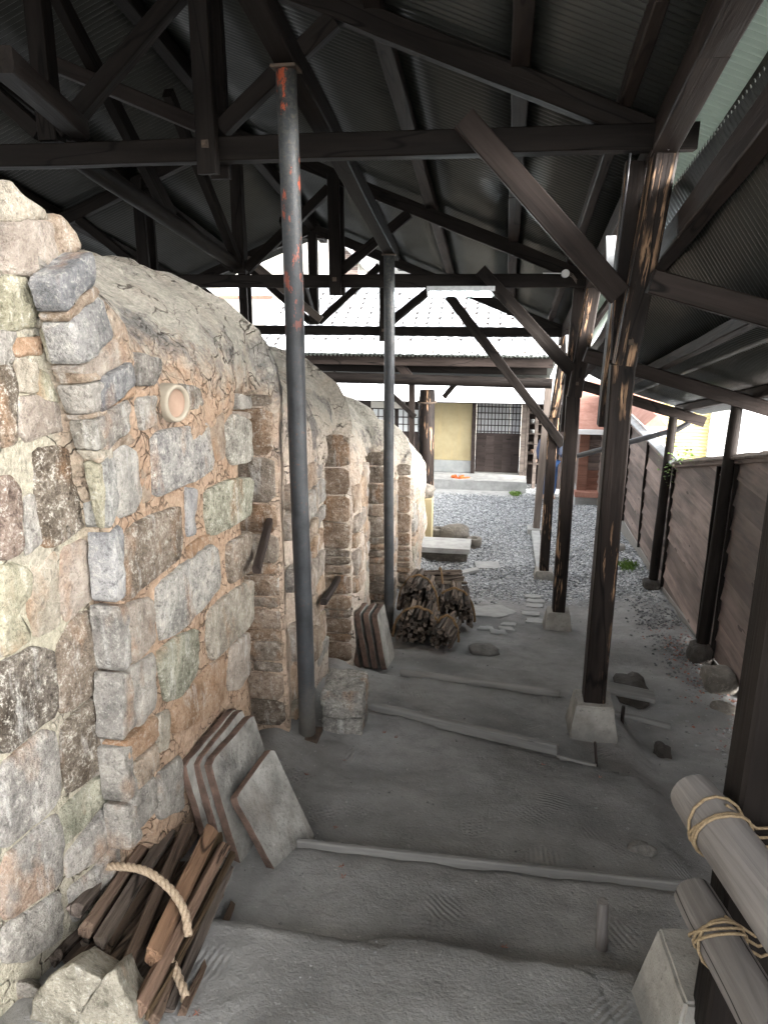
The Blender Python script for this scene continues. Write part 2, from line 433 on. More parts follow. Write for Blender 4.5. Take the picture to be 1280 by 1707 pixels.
def m_pipe():
    n = NT('flaking_painted_steel')
    co = n.randco(); f = n.noise(co, 9, 5, .7); g = n.noise(co, 60, 4, .7); xyz = n.sep(n.co('Object'))
    col = n.mix(n.rng(f, .3, .7), (.022, .024, .028), (.058, .064, .070))
    dust = n.math('MULTIPLY', n.rng(g, .45, .7), n.rng(xyz[2], 2.4, 3.3, 0, .55))
    col = n.mix(dust, col, (.20, .19, .14))
    rm = n.math('MULTIPLY', n.math('MULTIPLY', n.rng(n.noise(n.randco((1, 1, .45), 3), 13, 6, .75), .57, .59), n.rng(xyz[2], 1.9, 2.9)), n.n('Attribute', attribute_type='OBJECT', attribute_name='rust').outputs['Fac'])
    col = n.mix(rm, col, (.46, .10, .045))
    rm2 = n.math('MULTIPLY', n.rng(g, .60, .66), n.rng(f, .45, .6)); col = n.mix(n.math('MULTIPLY', rm2, .8), col, (.13, .06, .035))
    low = n.rng(n.math('ADD', xyz[2], n.math('MULTIPLY', f, .5)), .62, .30)
    col = n.mix(low, col, (.17, .16, .145))
    return n.done(col, n.rng(f, .3, .7, .38, .6), n.bump(n.math('ADD', f, g), .35, .006), .5)
M_PIPE = m_pipe()
M_IRON = m_simple('old_iron', (.05, .04, .033), (.12, .085, .06), .7, 14, .4, .005)
def m_roof():
    n = NT('corrugated_roof_sheet'); p = n.world()
    f = n.noise(p, 1.2, 4, .6); g = n.noise(p, 9, 5, .7)
    col = n.mix(n.rng(f, .3, .7), (.022, .024, .022), (.046, .049, .045))
    col = n.mix(n.rng(g, .5, .75, 0, .5), col, (.034, .032, .027))
    return n.done(col, .30, None, .5)
M_ROOF = m_roof()
def m_transl():
    n = NT('pale_translucent_sheet'); tr = n.n('BsdfTranslucent'); tr.inputs[0].default_value = (.30, .34, .31, 1)
    n.b.inputs['Base Color'].default_value = (.34, .38, .35, 1); n.b.inputs['Roughness'].default_value = .4
    mx = n.n('MixShader'); mx.inputs[0].default_value = .35; n.l(n.b.outputs[0], mx.inputs[1]); n.l(tr.outputs[0], mx.inputs[2]); n.l(mx.outputs[0], n.out.inputs[0])
    return n.m
M_CLEAR = m_transl()
M_TILE = m_simple('grey_roof_tile', (.26, .275, .285), (.40, .41, .415), .6, 5, .2, .01, spec=.5)
M_SHEET = m_simple('pale_sheet_metal', (.50, .51, .52), (.64, .65, .66), .45, 3, .1, .005, spec=.5)
M_PLASTER = m_simple('ochre_plaster', (.36, .30, .17), (.44, .37, .22), .9, 4, .15, .006, streak=(.46, .36, .19))
M_GREYP = m_simple('grey_plaster', (.27, .285, .28), (.36, .37, .36), .9, 5, .2, .006)
M_CREAM = m_simple('cream_wall', (.55, .52, .46), (.66, .63, .57), .9, 3, .1, .005)
M_PAPER = m_simple('frosted_glass', (.60, .62, .62), (.70, .72, .72), .35, 2, .05, .003)
M_RUSTY = m_simple('rusty_red_roofing', (.26, .12, .085), (.38, .20, .15), .75, 6, .2, .006, fine=(.32, .12, .08))
M_YELLOW = m_simple('yellow_corrugated_siding', (.56, .46, .22), (.64, .54, .28), .6, 4, .1, .005)
M_WHITE = m_simple('white_paint', (.70, .70, .69), (.78, .78, .77), .5, 4, .1, .004)
M_GALV = m_simple('galvanised_sheet', (.42, .44, .46), (.60, .62, .64), .35, 30, .15, .004, spec=.6)
M_BLACKP = m_simple('black_plastic_pipe', (.03, .03, .032), (.06, .06, .064), .35, 8, .1, .004, spec=.5)
M_CERAM = m_simple('bisque_ceramic', (.30, .205, .15), (.38, .27, .205), .8, 10, .15, .004)
M_CERAMR = m_simple('pale_ceramic_rim', (.30, .265, .205), (.38, .34, .275), .7, 10, .15, .004)
def m_rope(name, a, b):
    n = NT(name); co = n.randco((1, 1, 1)); f = n.noise(co, 120, 4, .7)
    return n.done(n.mix(n.rng(f, .3, .7), a, b), .9, n.bump(f, .6, .004), .2)
M_ROPE = m_rope('straw_rope', (.30, .22, .15), (.52, .42, .31))
M_ROPED = m_rope('brown_straw_rope', (.13, .08, .04), (.28, .18, .095))
M_TWINE = m_rope('palm_twine', (.17, .12, .07), (.34, .26, .16))
M_LEAF = m_simple('green_leaf', (.07, .13, .025), (.15, .24, .05), .5, 8, .2, .003)
M_DRY = m_simple('dry_red_leaf', (.20, .06, .045), (.32, .13, .08), .8, 9, .2, .003)
def m_lamp():
    n = NT('lit_fluorescent_tube'); n.b.inputs['Base Color'].default_value = (.8, .85, .85, 1)
    n.b.inputs['Emission Color'].default_value = (.85, .97, 1, 1); n.b.inputs['Emission Strength'].default_value = 9.0; return n.m
M_LAMP = m_lamp()

# ================================================================== THE GROUND
PATH_S = [-8, 0, 7.0, 9.0, 16.5, 140]
PATH_Z = [-1.1, -1.73, -3.15, -3.55, -4.15, -4.25]
STRIP_S = [-8, 0, 2, 3.5, 4.5, 6, 8.3, 10, 12, 16.5, 140]
STRIP_Z = [-1.2, -1.9, -2.25, -2.5, -2.78, -2.97, -3.18, -3.30, -3.52, -4.15, -4.25]
def edge_lines(t): return 1.93 + 0.03 * t, 2.47 + 0.0 * t, 3.745 - 0.284 * t, 4.72 - 0.11 * t
def path_z(t, s):
    t = np.asarray(t, float); s = np.asarray(s, float)
    e0, eA, eB, eC = edge_lines(np.clip(t, -1.3, 1.0))
    z = np.where(s < e0, -1.73 - 0.14 * s,
        np.where(s < eA, lerp(-2.085, -2.15, (s - e0) / (eA - e0)),
        np.where(s < eB, lerp(-2.215, -2.39, (s - eA) / (eB - eA)),
        np.where(s < eC, lerp(-2.455, -2.60, (s - eB) / (eC - eB)),
        np.where(s < 7, lerp(-2.68, -3.15, (s - eC) / (7 - eC)), np.interp(s, PATH_S, PATH_Z))))))
    return z
def ground_np(t, s):
    zp = path_z(t, s); zr = np.interp(s, STRIP_S, STRIP_Z)
    k = np.where(s < 6, sstep(.74, .98, t), sstep(.7, 1.8, t)); k = np.where(t < 3, k, np.where(s > 12, 0, k))
    z = lerp(zp, zr, k)
    z = z + .07 * np.exp(-((t + 1.18) / .16) ** 2) * (s < 11) * (s > 1)
    return z
def ground(t, s): return float(ground_np(np.array([t]), np.array([s]))[0])

def build_ground():
    ss = np.concatenate([[-60, -25, -12, -6, -3, -1.5, -.5, 0, .4, .8], np.arange(1.0, 5.4, .028), np.arange(5.4, 9.5, .055), np.arange(9.5, 17, .16), [18, 20, 24, 30, 45, 70, 120, 200, 320]])
    tt = np.concatenate([[-200, -90, -40, -20, -10, -6, -4, -2.6, -1.8], np.arange(-1.4, 2.0, .03), np.arange(2.0, 4, .25), [5, 7, 10, 16, 30, 60, 110, 220]])
    Tg, Sg = np.meshgrid(tt, ss)
    Z = ground_np(Tg, Sg)
    ns, nt = Z.shape
    verts = []
    for i in range(ns):
        for j in range(nt):
            t, s, z = Tg[i, j], Sg[i, j], Z[i, j]
            if -2 < t < 3 and .5 < s < 12:
                v = Vector((t, s, 0))
                z += .022 * noise.noise(v * 1.7) + .014 * noise.noise(v * 5.3) + .006 * noise.noise(v * 16) + .003 * noise.noise(v * 40)
                if 4.9 < s < 8.4 and -.7 < t < .6: z += .02 * abs(noise.noise(v * 4 + Vector((5, 5, 5))))
            verts.append((t, s, z))
    faces = [(i * nt + j, i * nt + j + 1, (i + 1) * nt + j + 1, (i + 1) * nt + j) for i in range(ns - 1) for j in range(nt - 1)]
    o = mesh_obj('ground', verts, faces, M_GROUND, smooth=True); structure(o)
build_ground()

# crushed stone lying on the yard: real pebbles, too many to count
def build_gravel():
    rs = random.Random(3); base = []
    for k in range(6):
        bm = bmesh.new(); bmesh.ops.create_icosphere(bm, subdivisions=1, radius=1)
        for v in bm.verts: v.co *= 1 + .5 * noise.noise(v.co * 1.1 + Vector((k * 9, 0, 0)))
        base.append(([v.co.copy() for v in bm.verts], [[v.index for v in f.verts] for f in bm.faces])); bm.free()
    allv = []; allf = []
    pts = []
    for i in range(15000):
        s = 7.9 + 8.4 * rs.random() ** .8; t = rs.uniform(-1.7, 2.2)
        if s < 8.6 and rs.random() < (8.6 - s) * 1.3: continue
        pts.append((t, s, rs.uniform(.010, .024)))
    for i in range(2400):       # darker rubble along the fence foot
        s = rs.uniform(3.2, 8.5); t = 1.62 + rs.gauss(0, .12); pts.append((min(t, 1.8), s, rs.uniform(.005, .015)))
    for i in range(2600):       # loose grit on the walk
        s = 1.3 + 6.7 * rs.random() ** 1.4; t = rs.uniform(-1.1, 1.5); pts.append((t, s, rs.uniform(.0015, .0045) if rs.random() < .93 else rs.uniform(.004, .009)))
    zz = ground_np(np.array([p[0] for p in pts]), np.array([p[1] for p in pts]))
    for (t, s, r), z in zip(pts, zz):
        bv, bf = base[rs.randrange(6)]; a = rs.uniform(0, 6.28); ca, sa = math.cos(a), math.sin(a); n = len(allv); fl = rs.uniform(.5, .8)
        for v in bv: allv.append((t + (v.x * ca - v.y * sa) * r, s + (v.x * sa + v.y * ca) * r * .8, z + .3 * r + v.z * r * fl))
        for f in bf: allf.append([q + n for q in f])
    n = NT('grey_pebbles'); p = n.world(); v = n.n('TexVoronoi'); n.l(p, v.inputs['Vector']); v.inputs['Scale'].default_value = 30
    col = n.ramp(n.sep(v.outputs['Color'])[0], [(0, (.13, .136, .14)), (.5, (.30, .31, .315)), (1, (.56, .57, .57))])
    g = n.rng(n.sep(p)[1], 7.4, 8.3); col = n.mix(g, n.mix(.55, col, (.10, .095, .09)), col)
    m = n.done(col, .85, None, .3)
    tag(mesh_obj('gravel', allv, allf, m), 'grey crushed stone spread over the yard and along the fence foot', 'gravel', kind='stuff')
build_gravel()

# ================================================================== THE KILN
kiln = thing('climbing_kiln', 'long stepped climbing kiln of mortared stone blocks with clay domes along the left', 'kiln', (-2.5, 2, ground(-1.2, 2)))
BND = [1.95, 3.55, 5.05, 6.60, 8.35, 11.0]
ZS = [-.36, -.80, -1.25, -1.74, -2.22]
NICHE = [(3.06, 3.44, -.40), (4.56, 4.96, -.84), (6.10, 6.50, -1.28), (7.82, 8.22, -1.76)]
C0A, C0B, C0C = -1.222 - .02 * 1.3 - .13 * 1.95, -.02, .13
def kiln_zs(s):
    if s < 1.95: return .10 + .22 * (1.95 - s)
    z = ZS[0]
    for k in range(1, 5):
        z += (ZS[k] - ZS[k - 1]) * float(sstep(BND[k] - .05, BND[k] + .30, s))
    k = max(i for i in range(5) if s >= BND[i]) if s < 11 else 4
    x = (s - BND[k]) / (BND[k + 1] - BND[k])
    z -= .05 * x
    if s < 2.5: z += .36 * (1 - float(sstep(2.02, 2.40, s)))
    if k == 4: z -= .16 * x
    return z
def pinch(s): return sum(math.exp(-((s - b - .08) / .09) ** 2) for b in BND[1:5])
PIER = [0, .06, .11, .12, .13]
def saw(s):
    for k, (a, b, _) in enumerate(NICHE):
        e = NICHE[k + 1][0] if k < 3 else 10.6
        if b <= s <= e: return PIER[k + 1] * (1 - float(sstep(b + .12, e, s)))
    return 0.0
def face_t(s, z):
    if s < 1.95: return C0A + C0B * z + C0C * s
    t = -1.15 - .045 * pinch(s) + saw(s)
    for a, b, zt in NICHE:
        if a <= s < b:
            x = (s - (a + b) / 2) / ((b - a) / 2)
            if z < zt - .06 * x * x: t -= .34
    return t
def build_kiln_body():
    ss = list(np.arange(.3, 11.01, .045)) + [1.946, 1.952]
    for a, b, _ in NICHE: ss += [a - .004, a + .004, b - .004, b + .004]
    ss = sorted(s for s in ss if not any(abs(s - e) < .02 and abs(abs(s - e) - .004) > 1e-4 for n in NICHE for e in n[:2]) and not (abs(s - 1.949) < .02 and abs(s - 1.949) > .004))
    NW, NA, NB = 46, 30, 10
    rows = []
    for s in ss:
        zs = kiln_zs(s); zb = ground(-1.2, min(s, 10.9)) - .2
        h = .30 if s < 1.95 else .20 + .42 * float(sstep(2.02, 2.40, s)) - .05 * pinch(s)
        if s > 10.4: h *= max(.05, 1 - ((s - 10.4) / .6) ** 2)
        ring = []
        for k in range(NW):
            z = lerp(zb, zs, k / NW); ring.append((face_t(s, z), s, z))
        tw = face_t(s, zs + .2) if s >= 1.95 else face_t(s, zs); Wd = tw + 2.5
        for k in range(NA + 1):
            a = math.pi / 2 * k / NA; c = math.cos(a) ** (2 / 2.4); sn = math.sin(a) ** (2 / 2.4)
            ring.append((-2.5 + Wd * c, s, zs + h * sn))
        for k in range(1, NB + 1):
            x = k / NB; ring.append((-2.5 - Wd * math.sin(math.pi / 2 * min(1, x * 1.6)), s, lerp(zs + h * math.cos(math.pi / 2 * min(1, x * 1.6)), zb, max(0, (x - .6) / .4))))
        rows.append(ring)
    nr = len(rows[0]); verts = []
    for i, ring in enumerate(rows):
        for k, (t, s, z) in enumerate(ring):
            v = Vector((t, s, z))
            up = max(0, min(1, (k - NW) / 8))
            d = .030 * noise.noise(v * 2.1) + .013 * noise.noise(v * 6.5) + .007 * noise.noise(v * 19)
            d *= 1.5 if (s > 3.55 or k > NW - 4) else .35
            s0_ = s; s = s - .094 * (z + .65) * math.exp(-((s - 1.949) / .16) ** 2)
            if k > NW - 3: d += .016 * noise.noise(v * 9.5) + .012 * abs(noise.noise(v * 4.3 + Vector((3, 1, 7))))
            verts.append((t + d * (1 - .6 * up), s + .012 * noise.noise(v * 7 + Vector((9, 9, 9))) * (0 if s0_ < 2.0 else 1), z + d * up))
    faces = [(i * nr + k, (i + 1) * nr + k, (i + 1) * nr + k + 1, i * nr + k + 1) for i in range(len(rows) - 1) for k in range(nr - 1)]
    faces.append(tuple(range(nr))); e = (len(rows) - 1) * nr; faces.append(tuple(range(e, e + nr))[::-1])
    mesh_obj('clay_body', verts, faces, M_CLAY, kiln, smooth=True)
build_kiln_body()

def resample(poly, n, cr=.09):
    poly = [Vector(p) for p in poly]
    q = []
    for i, p in enumerate(poly):
        a = poly[i - 1]; b = poly[(i + 1) % len(poly)]
        q += [p.lerp(a, cr), p.lerp(b, cr)]
    L = [(q[(i + 1) % len(q)] - q[i]).length for i in range(len(q))]; tot = sum(L); out = []
    for k in range(n):
        d = tot * k / n; i = 0
        while d > L[i] and i < len(q) - 1: d -= L[i]; i += 1
        out.append(q[i].lerp(q[(i + 1) % len(q)], d / max(L[i], 1e-6)))
    return out
def grow(P, k=.010):
    c = sum(P, Vector()) / len(P); return [p + (p - c).normalized() * k for p in P]
def stone(poly, nrm, tint, speck=.4, proud=.02, parent=kiln, name='stone_block', n=30, rough=1.0, mat=None, depth=.07):
    nrm = Vector(nrm).normalized(); P = resample(poly, n); c = sum(P, Vector()) / n
    size = sum((p - c).length for p in P) / n; sd = Vector((rnd(0, 50), rnd(0, 50), rnd(0, 50)))
    bev = min(.009, size * .12); proud = proud * .62; v = []; f = []
    for ring, (ins, hgt) in enumerate(((0, -depth), (0, proud * .25), (bev * .35, proud * .75), (bev, proud), (size * .45, proud * 1.04), (size * .75, proud * 1.05))):
        for p in P:
            d = c - p; r = d.length; q = p + d * min(.93, ins / max(r, 1e-4)) if ring < 4 else c.lerp(p, max(.12, 1 - ins / size))
            w = p * 1.0 + sd
            q = q + nrm * (hgt + (.008 * noise.noise((q + sd) * 6) + .004 * noise.noise((q + sd) * 22)) * rough * (ring > 0))
            q = q + Vector((noise.noise(w * 22), noise.noise(w * 22 + Vector((5, 0, 0))), noise.noise(w * 22 + Vector((0, 5, 0))))) * .005 * rough
            v.append(q - c)
    for r in range(5):
        for k in range(n): f.append((r * n + k, r * n + (k + 1) % n, (r + 1) * n + (k + 1) % n, (r + 1) * n + k))
    v.append(nrm * proud * 1.15); ci = len(v) - 1
    for k in range(n): f.append((5 * n + k, 5 * n + (k + 1) % n, ci))
    # outward winding
    a, b, cc = v[f[-1][0]], v[f[-1][1]], v[f[-1][2]]
    if (b - a).cross(cc - a).dot(nrm) < 0: f = [q[::-1] for q in f]
    o = mesh_obj(name, v, f, mat or M_STONE, parent, Matrix.Translation(c), True)
    o['tint'] = list(tint); o['speck'] = speck
    return o
_K = .84
PINK, TAN, CREAM, YEL, DBR, DRED, GREY, LAV, GRN, BLU, ORG, WHT, BRN, BLK = ((.48, .40, .335), (.46, .34, .24), (.52, .46, .36), (.52, .49, .34), (.13, .095, .062),
    (.15, .085, .06), (.36, .34, .31), (.405, .385, .36), (.42, .42, .31), (.30, .31, .33), (.52, .30, .16), (.56, .54, .50), (.24, .18, .13), (.075, .055, .038))
PINK, TAN, CREAM, YEL, LAV, WHT, GRN, ORG = [tuple(q * _K for q in c_) for c_ in (PINK, TAN, CREAM, YEL, LAV, WHT, GRN, ORG)]
C0_BLOCKS = [
 ([(0, 372), (68, 370), (80, 452), (36, 459), (0, 455)], PINK, .2, .06), ([(66, 366), (92, 362), (128, 410), (86, 452), (80, 436)], TAN, .7, .045),
 ([(0, 302), (58, 350), (66, 366), (0, 370)], CREAM, .5, .045), ([(0, 462), (34, 463), (47, 500), (50, 542), (15, 548), (0, 548)], YEL, .6, .04),
 ([(0, 556), (20, 556), (20, 600), (0, 604)], GREY, .4, .02), ([(23, 566), (66, 562), (66, 590), (24, 595)], ORG, .3, .02),
 ([(24, 602), (58, 600), (62, 650), (24, 652)], CREAM, .3, .014), ([(62, 616), (94, 634), (97, 668), (66, 665)], YEL, .4, .014),
 ([(0, 610), (16, 612), (22, 660), (25, 736), (0, 744)], DBR, .8, .02), ([(24, 662), (62, 664), (104, 678), (110, 712), (45, 734), (27, 712)], PINK, .3, .016),
 ([(56, 752), (95, 746), (124, 760), (139, 868), (100, 903), (68, 911), (60, 830)], DBR, 1.0, .02), ([(0, 797), (18, 797), (34, 822), (34, 918), (0, 932)], DRED, .7, .02),
 ([(40, 832), (56, 826), (65, 902), (42, 922)], GREY, .5, .014), ([(0, 948), (20, 942), (44, 952), (47, 985), (27, 1020), (48, 1062), (0, 1095)], YEL, .4, .02),
 ([(102, 916), (135, 902), (159, 925), (157, 990), (110, 1038), (99, 1000)], PINK, .2, .016), ([(52, 950), (94, 920), (96, 1000), (100, 1040), (60, 1060), (50, 1010)], CREAM, .3, .006),
 ([(125, 1027), (178, 1012), (184, 1108), (176, 1140), (110, 1188), (95, 1178), (97, 1078)], BRN, .7, .02), ([(0, 1108), (55, 1082), (88, 1088), (91, 1188), (0, 1262)], BLK, .9, .024),
 ([(106, 1208), (174, 1150), (187, 1182), (189, 1268), (111, 1323), (102, 1260)], DBR, .8, .024), ([(0, 1278), (70, 1220), (91, 1222), (94, 1318), (84, 1343), (10, 1408), (0, 1408)], LAV, .5, .024),
 ([(99, 1348), (184, 1280), (189, 1318), (120, 1393), (104, 1403), (101, 1372)], GRN, .4, .02), ([(0, 1432), (60, 1380), (92, 1358), (99, 1402), (99, 1468), (20, 1524), (0, 1528)], LAV, .5, .024),
 ([(109, 1425), (187, 1334), (194, 1376), (165, 1430), (111, 1465)], LAV, .4, .02), ([(0, 1544), (96, 1484), (100, 1560), (40, 1600), (0, 1602)], GREY, .5, .024), ([(112, 1480), (165, 1442), (192, 1396), (196, 1440), (122, 1540)], LAV, .4, .024)]
for poly, tn, sp, pr in C0_BLOCKS: stone(grow([plane_tz(x, y, C0A, C0B, C0C) for x, y in poly]), (1, 0, 0), tn, sp, pr)
def off(poly): return [T(x, y, -1.145) for x, y in poly]
C1_BLOCKS = [
 ([(192, 752), (206, 746), (224, 756), (231, 830), (221, 850), (197, 860), (191, 800)], WHT, .4, .02), ([(252, 728), (262, 722), (344, 702), (351, 768), (349, 784), (320, 800), (256, 830), (253, 780)], (.40, .39, .38), 1.0, .026),
 ([(302, 642), (326, 647), (333, 670), (326, 680), (304, 683)], (.22, .19, .16), .6, .03), ([(227, 666), (258, 662), (257, 704), (234, 716)], GREY, .6, .02),
 ([(383, 694), (394, 693), (416, 702), (415, 768), (386, 774), (376, 740)], (.40, .38, .33), 1.0, .02), ([(396, 658), (414, 662), (415, 681), (395, 681)], GREY, .4, .02),
 ([(394, 686), (414, 688), (415, 698), (396, 692)], PINK, .3, .014), ([(342, 820), (380, 802), (419, 797), (419, 858), (370, 882), (351, 893), (343, 860)], GRN, 1.0, .022),
 ([(308, 816), (325, 816), (325, 888), (313, 893)], BLU, .3, .018), ([(207, 890), (226, 872), (297, 842), (301, 900), (299, 928), (206, 1002), (202, 950)], BRN, .8, .024),
 ([(263, 976), (300, 947), (354, 907), (362, 930), (364, 978), (330, 1018), (300, 1048), (267, 1068), (263, 1020)], WHT, .9, .024), ([(383, 907), (419, 884), (420, 948), (382, 973), (380, 930)], BRN, .5, .022),
 ([(346, 1022), (366, 1002), (419, 963), (419, 1038), (400, 1058), (351, 1102), (344, 1060)], (.42, .37, .30), .6, .022), ([(264, 1086), (296, 1062), (327, 1048), (327, 1123), (300, 1158), (276, 1168), (264, 1110)], GRN, .7, .022),
 ([(286, 1182), (330, 1134), (345, 1114), (374, 1093), (371, 1168), (340, 1198), (291, 1223)], ORG, .4, .018), ([(383, 1082), (414, 1053), (415, 1118), (396, 1148), (382, 1148)], PINK, .3, .02),
 ([(213, 1008), (251, 998), (255, 1068), (219, 1106)], PINK, .4, .02), ([(218, 1114), (256, 1090), (258, 1178), (229, 1212)], (.44, .41, .37), .4, .02),
 ([(205, 1238), (258, 1194), (260, 1232), (212, 1276)], ORG, .4, .02), ([(210, 1284), (259, 1240), (260, 1282), (222, 1318)], TAN, .4, .02), ([(263, 1194), (281, 1186), (279, 1246), (263, 1252)], CREAM, .3, .016),
 ([(214, 1330), (257, 1294), (258, 1345), (232, 1380)], GREY, .4, .02), ([(262, 1292), (300, 1262), (306, 1345), (264, 1366)], GREY, .4, .02), ([(232, 590), (262, 600), (256, 640), (226, 640)], (.20, .185, .17), .4, .02),
 ([(330, 900), (352, 890), (350, 902), (318, 930), (312, 912)], ORG, .2, .008), ([(345, 705), (372, 690), (374, 760), (356, 770)], TAN, .2, .008), ([(234, 760), (248, 752), (250, 830), (236, 836)], TAN, .1, .006)]
for poly, tn, sp, pr in C1_BLOCKS: stone(grow(off(poly)), (1, 0, 0), tn, sp, pr)
# corner stones of the first chamber: a face towards the walk and a narrow one towards the uphill side
QUOIN = [([(88, 466), (150, 416), (157, 472), (106, 524)], (.27, .28, .30)), ([(110, 538), (166, 490), (187, 560), (150, 598), (126, 610)], (.33, .33, .33)), ([(155, 638), (215, 600), (223, 640), (195, 668), (160, 690)], (.25, .26, .28)),
 ([(158, 697), (214, 662), (211, 718), (171, 755)], (.34, .31, .28)), ([(168, 762), (188, 748), (191, 855), (180, 883)], (.40, .40, .38)), ([(181, 890), (201, 872), (205, 1000), (190, 1005)], (.38, .39, .41)), ([(184, 1012), (208, 1006), (213, 1110), (196, 1118)], LAV),
 ([(190, 1125), (215, 1118), (222, 1208), (197, 1240)], LAV), ([(197, 1250), (216, 1238), (223, 1320), (206, 1340)], GREY), ([(206, 1345), (226, 1330), (232, 1395), (214, 1420)], GREY)]
for poly, tn in QUOIN: stone([T(x, y, -1.143) for x, y in poly], (1, 0, 0), tn, .5, .022, name='corner_stone')
QNEAR = [([(36, 478), (92, 468), (106, 520), (54, 532)], YEL), ([(66, 545), (110, 538), (124, 606), (84, 606)], YEL), ([(96, 640), (152, 640), (158, 690), (113, 690)], GREY), ([(117, 698), (156, 700), (168, 752), (127, 748)], (.36, .33, .28)), ([(142, 766), (167, 774), (178, 882), (166, 880), (147, 800)], YEL)]
def near_pt(x, y):
    p = S(x, y, 1.94); p = S(x, y, 1.941 - .094 * (p.z + .65)); return S(x, y, 1.941 - .094 * (p.z + .65))
for poly, tn in QNEAR: stone([near_pt(x, y) for x, y in poly], (0, -1, 0), tn, .5, .022, name='corner_stone')
QFILL = [([(50, 530), (104, 523), (110, 540), (62, 548)], CREAM, 0), ([(106, 524), (157, 474), (166, 489), (111, 538)], TAN, 1), ([(124, 612), (150, 600), (190, 562), (214, 598), (158, 637), (150, 640)], PINK, 1), ([(84, 606), (124, 608), (150, 638), (97, 640)], TAN, 0),
 ([(113, 690), (158, 690), (157, 699), (118, 699)], TAN, 0), ([(160, 690), (195, 669), (222, 642), (228, 660), (214, 664), (160, 697)], ORG, 1), ([(170, 757), (212, 720), (226, 735), (206, 746), (188, 750), (170, 764)], TAN, 1), ([(127, 748), (168, 753), (167, 772), (140, 764)], CREAM, 0)]
for poly, tn, k in QFILL: stone([T(x, y, -1.147) for x, y in poly] if k else [near_pt(x, y) for x, y in poly], (1, 0, 0) if k else (0, -1, 0), tn, .3, .012, name='clay_joint', n=24)
# bricks lining the stoke holes (the side that faces uphill) and their backs
rs = random.Random(5)
for ni, (a, b, zt) in enumerate(NICHE):
    z = ground(-1.2, b) + .02
    while z < zt - .08:
        hgt = rs.choice([.06, .065, .07, .12, .16]) if z < zt - .9 else rs.choice([.12, .16, .2, .24])
        hgt = min(hgt, zt - .03 - z)
        if hgt < .03: break
        tp = -1.16 + PIER[ni + 1]; cuts = [-1.49, tp] if rs.random() < .35 else [-1.49, -1.31 + rs.uniform(-.05, .05), tp]
        for t0, t1 in zip(cuts, cuts[1:]):
            tn = rs.choice([(.24, .15, .09), (.30, .18, .10), (.20, .15, .11), (.34, .24, .17), (.26, .20, .15)])
            stone([(t0 + .006, b + .0, z + .005), (t1 - .006, b, z + .005), (t1 - .006, b, z + hgt - .005), (t0 + .006, b, z + hgt - .005)], (0, -1, 0), tn, .5, .022, name='brick', n=20, rough=1.1, depth=.03)
        z += hgt
# field stones showing through the plaster of the lower chambers
for ci in range(1, 5):
    s0 = BND[ci] + .03; s1 = (NICHE[ci][0] if ci < 4 else 10.7) - .02; z = ground(-1.15, (s0 + s1) / 2) + .02; zt = ZS[ci] - .12
    while z < zt:
        hgt = rs.uniform(.12, .24); s = s0
        while s < s1 - .1:
            wd = min(rs.uniform(.2, .42), s1 - s); j = rs.uniform(-.02, .02)
            if rs.random() < .92 and ground(-1.15, s) < z + .1:
                tn = rs.choice([PINK, CREAM, TAN, (.42, .30, .21), (.36, .28, .22), GREY, (.46, .31, .20), (.30, .27, .25)])
                tf = face_t(s + wd / 2, z) + .004
                stone([(tf, s + .012, z + .012 + j), (tf, s + wd - .012, z + .012 - j), (tf, s + wd - .014, z + hgt - .012), (tf, s + .014, z + hgt - .012 + j)], (1, 0, 0), tn, .45, .034, n=20, rough=1.2, depth=.03)
            s += wd
        z += hgt
# round ceramic plug of the spy hole
c = T(278, 671, -1.162); b = MB(); seg = 32
prof = [(.0, .035), (.046, .035), (.048, .040), (.050, .052), (.059, .054), (.064, .046), (.066, .01), (.066, -.05)]
v = []; f = []
for r, x in prof:
    for k in range(seg): a = 2 * math.pi * k / seg; v.append((x, r * math.cos(a), r * 1.02 * math.sin(a)))
for i in range(len(prof) - 1):
    for k in range(seg): f.append((i * seg + k, i * seg + (k + 1) % seg, (i + 1) * seg + (k + 1) % seg, (i + 1) * seg + k))
tilt = Matrix.Translation(c) @ Matrix.Rotation(math.radians(-16), 4, 'Z')
plug = mesh_obj('spy_hole_plug', v[:seg * 3], f[:seg * 2], M_CERAM, kiln, tilt, True)
mesh_obj('rim', v[seg * 2:], [[i - seg * 2 for i in q] for q in f[seg * 2:]], M_CERAMR, plug, tilt, True)

# ================================================================== THE SHED
shed = thing('kiln_shed', 'open timber shed with dark trusses and corrugated roof over the kiln walk', 'shed', (0.6, 4.17, ground(.6, 4.17)))
RIDGE_T = -2.5
ROOF0 = -2.6  # uphill end behind the camera, lengthened to shade the near landing
def tie_z(s): return .77 - .2035 * (s - 4.1)
def raf_z(t, s): return tie_z(s) + .04 + .39 * (3.04 - abs(t - RIDGE_T))       # centre line of the principal rafters
def roof_z(t, s): return raf_z(t, s) + .135
def lean_z(t, s): return -.52 - .187 * (s - 6.2) - .29 * (t - 1.0)             # centre line of the lean-to rafters
POSTS = [(1.54, 1.54), (4.17, 4.17), (7.0, 7.0), (9.62, 9.62)]

